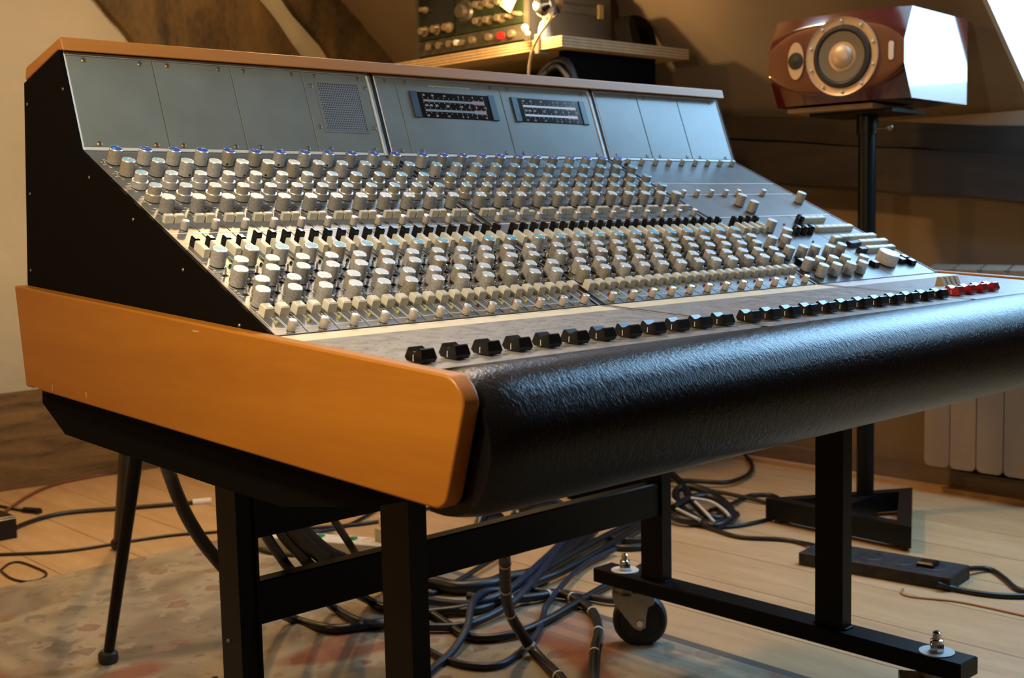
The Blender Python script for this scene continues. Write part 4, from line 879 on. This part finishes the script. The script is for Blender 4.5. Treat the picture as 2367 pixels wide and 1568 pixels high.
# ------------------------------------------------------------------ cables: each one a thing of its own
CABLES = [
    ('cable_loom', 0.27, 'cable', 'thick black cable loom hanging behind the left rear post and curving over the rug', 'cable', [(3.13, 2.06, -10.14), (4.18, 3.6, -11.37), (4.59, 4.2, -11.85), (5.28, 5, -12.92), (6.19, 5.8, -14.28), (7.5, 6.6, -15.95), (9.6, 7.6, -18.13), (17.98, 17.9, -23.7), (18.81, 15.24, -23.93), (20.17, 14.4, -23.93), (21.71, 13.79, -23.93), (23.94, 13.42, -23.9), (25.92, 12.28, -23.8), (29.13, 12.62, -23.7), (35.6, 14.94, -23.8), (42.38, 17.25, -23.9), (46.9, 18.36, -23.9)]),
    ('cable_loom', 0.22, 'cable_blue', 'navy cable loom dropping behind the stretcher, leftmost of the slanting drops', 'cable', [(6.2, 1.44, -11.72), (8.25, 4, -14.15), (9.05, 5, -15.1), (10.3, 6, -16.45), (11.67, 7, -17.8), (20.41, 17.55, -23.5), (20.41, 14.73, -23.8), (21.32, 13.27, -23.9), (22.5, 11.63, -23.9), (24.39, 10.33, -23.9), (27.86, 10.87, -23.7), (31.01, 12.44, -23.5), (35.41, 15.3, -23.5), (38.75, 17.69, -23.7), (42.32, 19.8, -23.8), (45.38, 21.29, -23.8)]),
    ('cable_loom', 0.25, 'cable', 'black cable loom beside the leftmost slanting drop behind the stretcher', 'cable', [(6.1, 0.93, -11.08), (8.94, 4, -14.2), (10.05, 5.2, -15.42), (11.62, 6.4, -16.8), (13.26, 7.6, -18.11), (22.73, 17.12, -23.7), (22.98, 15.86, -23.9), (24.22, 13.77, -23.9), (25.86, 12.03, -23.9), (27.94, 12.04, -23.9), (31.87, 12.98, -23.8), (33.97, 13.3, -23.8), (38.25, 14.51, -23.8), (43.77, 16.56, -23.9), (46.94, 17.4, -23.9)]),
    ('cable_loom', 0.42, 'cable', 'widest slanting cable bundle behind the stretcher', 'cable', [(5.71, 0.42, -10.69), (9.45, 4, -14.2), (10.91, 5.4, -15.57), (12.88, 6.8, -17.04), (14.95, 8.2, -18.45), (25.19, 18.35, -23.3), (27.01, 17.22, -23.6), (27.91, 15.36, -23.78), (29.56, 14.58, -23.78), (30.86, 14.7, -23.78), (33, 14.34, -23.8), (37.72, 16.28, -23.8), (42.76, 18.8, -23.8)]),
    ('cable_loom', 0.24, 'cable_blue', 'navy cable crossing in front of the white extension block', 'cable', [(6.2, 0.57, -10.58), (9.87, 4, -14.1), (11.58, 5.6, -15.74), (13.72, 7.2, -17.25), (16, 9, -18.52), (24.06, 16.87, -23.5), (25.38, 15.21, -23.9), (26.11, 12.5, -23.7), (27.83, 11.91, -23.5), (30.28, 12.75, -23.4), (34.15, 14.97, -23.5), (38.04, 17.38, -23.7), (41.77, 19.88, -23.8)]),
    ('cable', 0.17, 'cable', 'thin straight black cable drop, rightmost behind the stretcher', 'cable', [(8.96, 1.44, -12.14), (11.44, 4, -14.29), (12.41, 5, -15.13), (13.62, 6, -16.27), (15.36, 7.5, -17.83), (24.41, 18.56, -23.3), (26.39, 16.48, -24), (28.62, 16.8, -24), (31.92, 18.04, -23.9), (34.28, 19.06, -23.9), (37.52, 20.93, -23.9), (40.87, 23.21, -23.9)]),
    ('cable_loom', 0.27, 'cable', 'glossy black cable hanging below the middle of the stretcher down to the rug', 'cable', [(18.73, 1.2, -16.99), (19.46, 2, -17.69), (20.36, 3, -18.98), (21.52, 4.2, -20.64), (22.64, 5, -22.05), (23.91, 4.96, -23.9), (22.4, 1.68, -23.93), (20.99, -1.1, -23.93)]),
    ('cable_loom', 0.25, 'cable', 'grey taped cable with white ties running beside the castor', 'cable', [(26.88, 13.39, -23.6), (27.73, 11.8, -23.7), (29.78, 10.99, -23.8), (31.37, 10.69, -23.9), (31.22, 8.99, -23.9), (30.19, 6.79, -23.95), (28.31, 4.72, -23.95), (26.32, 3.08, -23.95), (23.43, 0.42, -23.95), (20.91, -2.23, -23.95)]),
    ('cable_loom', 0.2, 'cable_blue', 'blue cable bending sharply upward right of the front post', 'cable', [(17.33, 6.01, -24), (19.12, 6.94, -24), (21.13, 7.88, -23.9), (23.2, 9.18, -23.5), (25.16, 11.02, -23.1), (27.23, 12.3, -23.2), (29.31, 12.44, -23.5), (32.54, 13.68, -23.7), (36.64, 15.97, -23.8), (40.36, 18.09, -23.8), (43.84, 20.24, -23.8)]),
    ('cable_loom', 0.17, 'cable_blue', 'thin navy cable bowing along the rug at the lower edge', 'cable', [(20.65, 9.69, -24), (20.35, 7.78, -24), (20.54, 6.04, -24), (21.56, 4.98, -24), (23.5, 5.53, -24), (25.9, 6.78, -23.95), (28.21, 8.67, -23.9), (29.15, 9.4, -23.8), (32.48, 11.45, -23.8), (36.6, 13.68, -23.9), (40.4, 14.65, -23.9)]),
    ('cable_loom', 0.22, 'cable', 'black cable arching low across the rug toward the castor', 'cable', [(23.99, 15.79, -23.8), (24.22, 13.77, -23.9), (23.7, 11.29, -23.98), (23.13, 9.21, -23.95), (23.76, 8.07, -23.95), (25.32, 7.47, -23.9), (27.95, 7.9, -23.9), (30.75, 8.7, -23.9), (34, 9.79, -24), (36.95, 10.42, -24), (39.92, 11.3, -24), (41.14, 11.11, -24)]),
    ('cable_loom', 0.2, 'cable_blue', 'navy cable lying flat toward the castor wheel', 'cable', [(30.67, 12.28, -23.9), (31.49, 10.8, -23.9), (32.26, 9.5, -24), (32.72, 7.85, -24), (33.85, 6.99, -24)]),
    ('cable', 0.28, 'cable_blue', 'small cable loop above the stretcher, left one', 'cable', [(18.83, 3, -16.35), (19.46, 3.4, -16.04), (20.47, 3.8, -16.19), (21.36, 4.2, -16.79), (22.26, 4.6, -17.6)]),
    ('cable', 0.4, 'cable_blue', 'large navy cable loop above the middle of the stretcher', 'cable', [(21.23, 3, -16.4), (22.03, 3.4, -16.04), (23.55, 3.8, -16.12), (25.1, 4.2, -16.78), (26.09, 4.6, -17.57)]),
    ('cable', 0.24, 'cable_blue', 'short cable end beneath the large navy loop above the stretcher', 'cable', [(21.33, 2.8, -15.94), (22.17, 3.2, -16.3), (23.05, 3.6, -16.84), (24, 4, -17.4)]),
    ('cable', 0.17, 'cable', 'black cable across the bare floor ending in a pale plug', 'cable', [(12.12, 48.12, -24.13), (14.36, 49.4, -24.13), (17.14, 51.81, -24.13), (20.44, 52.68, -24.13), (24.62, 50.51, -24.13), (27.47, 49.03, -24.13), (29.4, 48.16, -24.13)]),
    ('cable', 0.11, 'cable', 'thin black cable along the far edge of the rug', 'cable', [(11.28, 45.77, -24.19), (12.54, 44.56, -24.19), (15.94, 42.12, -24.19), (20.16, 41.26, -24.19), (23.02, 40.52, -24.19), (25.44, 39.1, -24.19), (27.91, 37.99, -24.19)]),
    ('cable', 0.07, 'cable', 'thin dark wire loop on the rug at far left', 'wire', [(11.19, 40.92, -24.22), (12.16, 42.04, -24.22), (12.78, 41.82, -24.22), (12.98, 39.84, -24.22), (12.95, 38.04, -24.22), (12.25, 37.01, -24.22), (11.33, 37.06, -24.22), (10.93, 38.44, -24.22), (11.11, 40.72, -24.22)]),
    ('cable', 0.13, 'cable_red', 'rust red cable curving along the foot of the back wall', 'cable', [(14.29, 54.3, -24.17), (16.92, 56.29, -24.17), (20.66, 60.76, -24.17), (23.94, 63.55, -24.17), (27.32, 64.36, -24.17), (30.9, 64.38, -24.17), (34.63, 64.39, -24.17)]),
    ('cable', 0.1, 'cable_red', 'thin reddish cable closest to the sill beam', 'cable', [(17.73, 64.05, -24.2), (20.13, 64.9, -24.2), (23.5, 66.09, -24.2), (27.84, 67.32, -24.2), (32.5, 66.86, -24.2)]),
    ('cable', 0.11, 'cable', 'short black cable with plug beside the dark floor box', 'cable', [(17.24, 62.65, -24.18), (17.94, 59.01, -24.18), (18.42, 56.77, -24.18), (18.94, 55.38, -24.15)]),
    ('cable', 0.14, 'cable', 'black cable looping around the end of the white extension block', 'cable', [(29.92, 25.56, -24.06), (27.93, 27.58, -24.06), (25.95, 29.12, -24.06), (24.98, 31.23, -24.06), (25.08, 33, -24.06), (25.71, 33.93, -24.06), (26.59, 34.28, -24.06)]),
    ('cable', 0.12, 'cable', 'second black cable curling in front of the white extension block', 'cable', [(28.44, 24.5, -24.08), (26.72, 26.8, -24.08), (26.45, 30.41, -24.08), (25.84, 31.54, -24.08), (24.93, 32.22, -24.08)]),
    ('cable', 0.13, 'cable', 'black cable lying behind the white extension block', 'cable', [(30.02, 34.83, -24.07), (31.77, 34.17, -24.15), (33.67, 33.16, -24.15), (36.07, 32.76, -24.15), (40.57, 33.33, -24.15)]),
    ('cable', 0.13, 'cable', 'black cable fanning up behind the plug of the white block', 'cable', [(29.76, 33.35, -24.07), (32.82, 33.55, -24.15), (35.79, 35.02, -24.15), (38.09, 36.51, -24.15)]),
    ('cable', 0.3, 'cable', 'thick black coil in the cable heap right of the rear post', 'cable', [(56.56, 23.6, -22.8), (55.21, 21.32, -23.1), (52.31, 17.93, -23.4), (50.55, 14.96, -23.7), (52.51, 14.58, -24), (53.9, 16.03, -23.7), (54.99, 18.46, -23.3), (54.95, 20.48, -23.1), (53.63, 20.65, -23.4), (50.82, 17.5, -23.7), (49.57, 14.19, -24), (51.01, 13.81, -23.9), (52.89, 14.5, -23.9)]),
    ('cable', 0.18, 'cable', 'black cable looping far back under the armrest near the wall', 'cable', [(57.72, 24.95, -23.7), (59.18, 23.5, -23.8), (60.96, 21.44, -23.9), (65.09, 22.41, -24), (68.78, 24.92, -24), (71.38, 27.77, -24), (72.37, 29.71, -24)]),
    ('cable', 0.16, 'cable', 'black cable folded into a narrow loop pointing at the speaker stand', 'cable', [(56.12, 22.73, -23.8), (57.64, 20.55, -23.9), (57.97, 17.53, -24), (58.11, 15.27, -24.1), (59.44, 15.45, -24.1), (60.19, 16.76, -24.1), (58.99, 17.89, -24.1), (55.65, 16.98, -24), (52.69, 16.65, -23.9)]),
    ('cable', 0.3, 'cable', 'lower thick black coil of the heap beside the rear post', 'cable', [(49.85, 17.7, -23.4), (52.72, 18.25, -23.2), (53.87, 17.18, -23.3), (52.45, 14.72, -23.7), (51.15, 13.92, -24), (49.96, 14.88, -24), (48.97, 16.38, -23.8), (49.78, 18.43, -23.6), (51.7, 20.69, -23.4)]),
    ('cable', 0.13, 'cable_white', 'pale cable strand nearest the rear post in the heap', 'cable', [(52.13, 19.81, -23.5), (50.9, 17.77, -23.6), (50.23, 16.24, -23.7), (49.46, 14.93, -23.8)]),
    ('cable', 0.12, 'cable_white', 'pale cable strand arching over the top of the heap', 'cable', [(52.09, 17.9, -23.1), (52.48, 16.47, -23.2), (51.88, 14.86, -23.4), (51.13, 13.71, -23.6)]),
    ('cable', 0.11, 'cable_white', 'short pale cable strand low in the heap', 'cable', [(50.25, 18.23, -23.4), (49.4, 15.95, -23.5), (49.19, 14.94, -23.6)]),
    ('cable', 0.11, 'cable_white', 'pale cable strand in the middle of the heap', 'cable', [(51.1, 16.74, -23), (50.05, 14.95, -23.3), (49.81, 14, -23.8)]),
    ('cable', 0.15, 'cable', 'black cable from the heap to the black power strip', 'cable', [(49.98, 16.43, -24.15), (49.3, 13.6, -24.15), (48.92, 11.14, -24.15), (50.2, 8.92, -24.15), (50.42, 7.39, -24.15), (49.39, 4.91, -23.8)]),
    ('cable', 0.14, 'cable', 'black cable from the heap to the corner of the stand base', 'cable', [(49.7, 15.82, -24.15), (50.15, 13.89, -24.15), (51.42, 13.02, -24.15), (53.34, 12.7, -24.15), (55.02, 12.7, -24.15)]),
    ('cable', 0.16, 'cable', 'black cable arching out of the end of the black power strip', 'cable', [(50.5, -3.61, -23.8), (52.09, -3.8, -24), (52.83, -4.37, -24.14), (51.69, -5.73, -24.14), (50.28, -7.17, -24.14), (50.32, -8.39, -24.14)]),
    ('cable', 0.16, 'cable', 'black cable leaving the plug of the black power strip', 'cable', [(47.26, -3.92, -23.85), (47.83, -4.54, -24.1), (48.06, -5.97, -24.14), (48.58, -7.23, -24.14), (49.79, -8.63, -24.14)]),
    ('cable', 0.06, 'cable_orange', 'thin orange wire on the bare floor at right', 'wire', [(46.22, -2.35, -24.24), (45.44, -2.71, -24.24), (45.26, -3.57, -24.24), (46.08, -5.47, -24.24), (46.3, -7.36, -24.24), (46.31, -10.22, -24.24)]),
    ('cable', 0.22, 'cable', 'near turn of dark cable on the floor left of the rear post', 'cable', [(41.17, 16.12, -24.08), (41.47, 14.87, -24.08), (42.65, 14.04, -24.08), (44.12, 14.01, -24.08)]),
    ('cable', 0.22, 'cable', 'far turn of dark cable on the floor left of the rear post', 'cable', [(42.84, 17.87, -24.08), (42.89, 16.16, -24.08), (44.11, 15.32, -24.08), (45.54, 15.23, -24.08)]),
]
for nm, r, mm, lab, cat_, pts in CABLES:
    o = put(nm, MB().tube(pts, r, 10, smooth=6).mesh(nm, mm, world=True, ang=70)); tag(o, lab, cat_)
    P_ = catmull([Vector(q) for q in pts], 6)
    def along(k, rr, w, m_, name):
        t = (P_[min(k+1, len(P_)-1)]-P_[max(k-1, 0)]).normalized()*w
        put(name, MB().tube([P_[k]-t, P_[k]+t], rr, 10).mesh(name, m_, world=True), o)
    if 'white ties' in lab or 'glossy' in lab:
        for k in range(8, len(P_)-2, 7): along(k, r+.03, .07, 'tape', 'cable_tie')
    if 'pale plug' in lab: along(len(P_)-1, .28, .7, 'whiteplastic', 'plug')
    if 'with plug' in lab: along(len(P_)-1, .28, .8, 'blackplastic', 'plug')
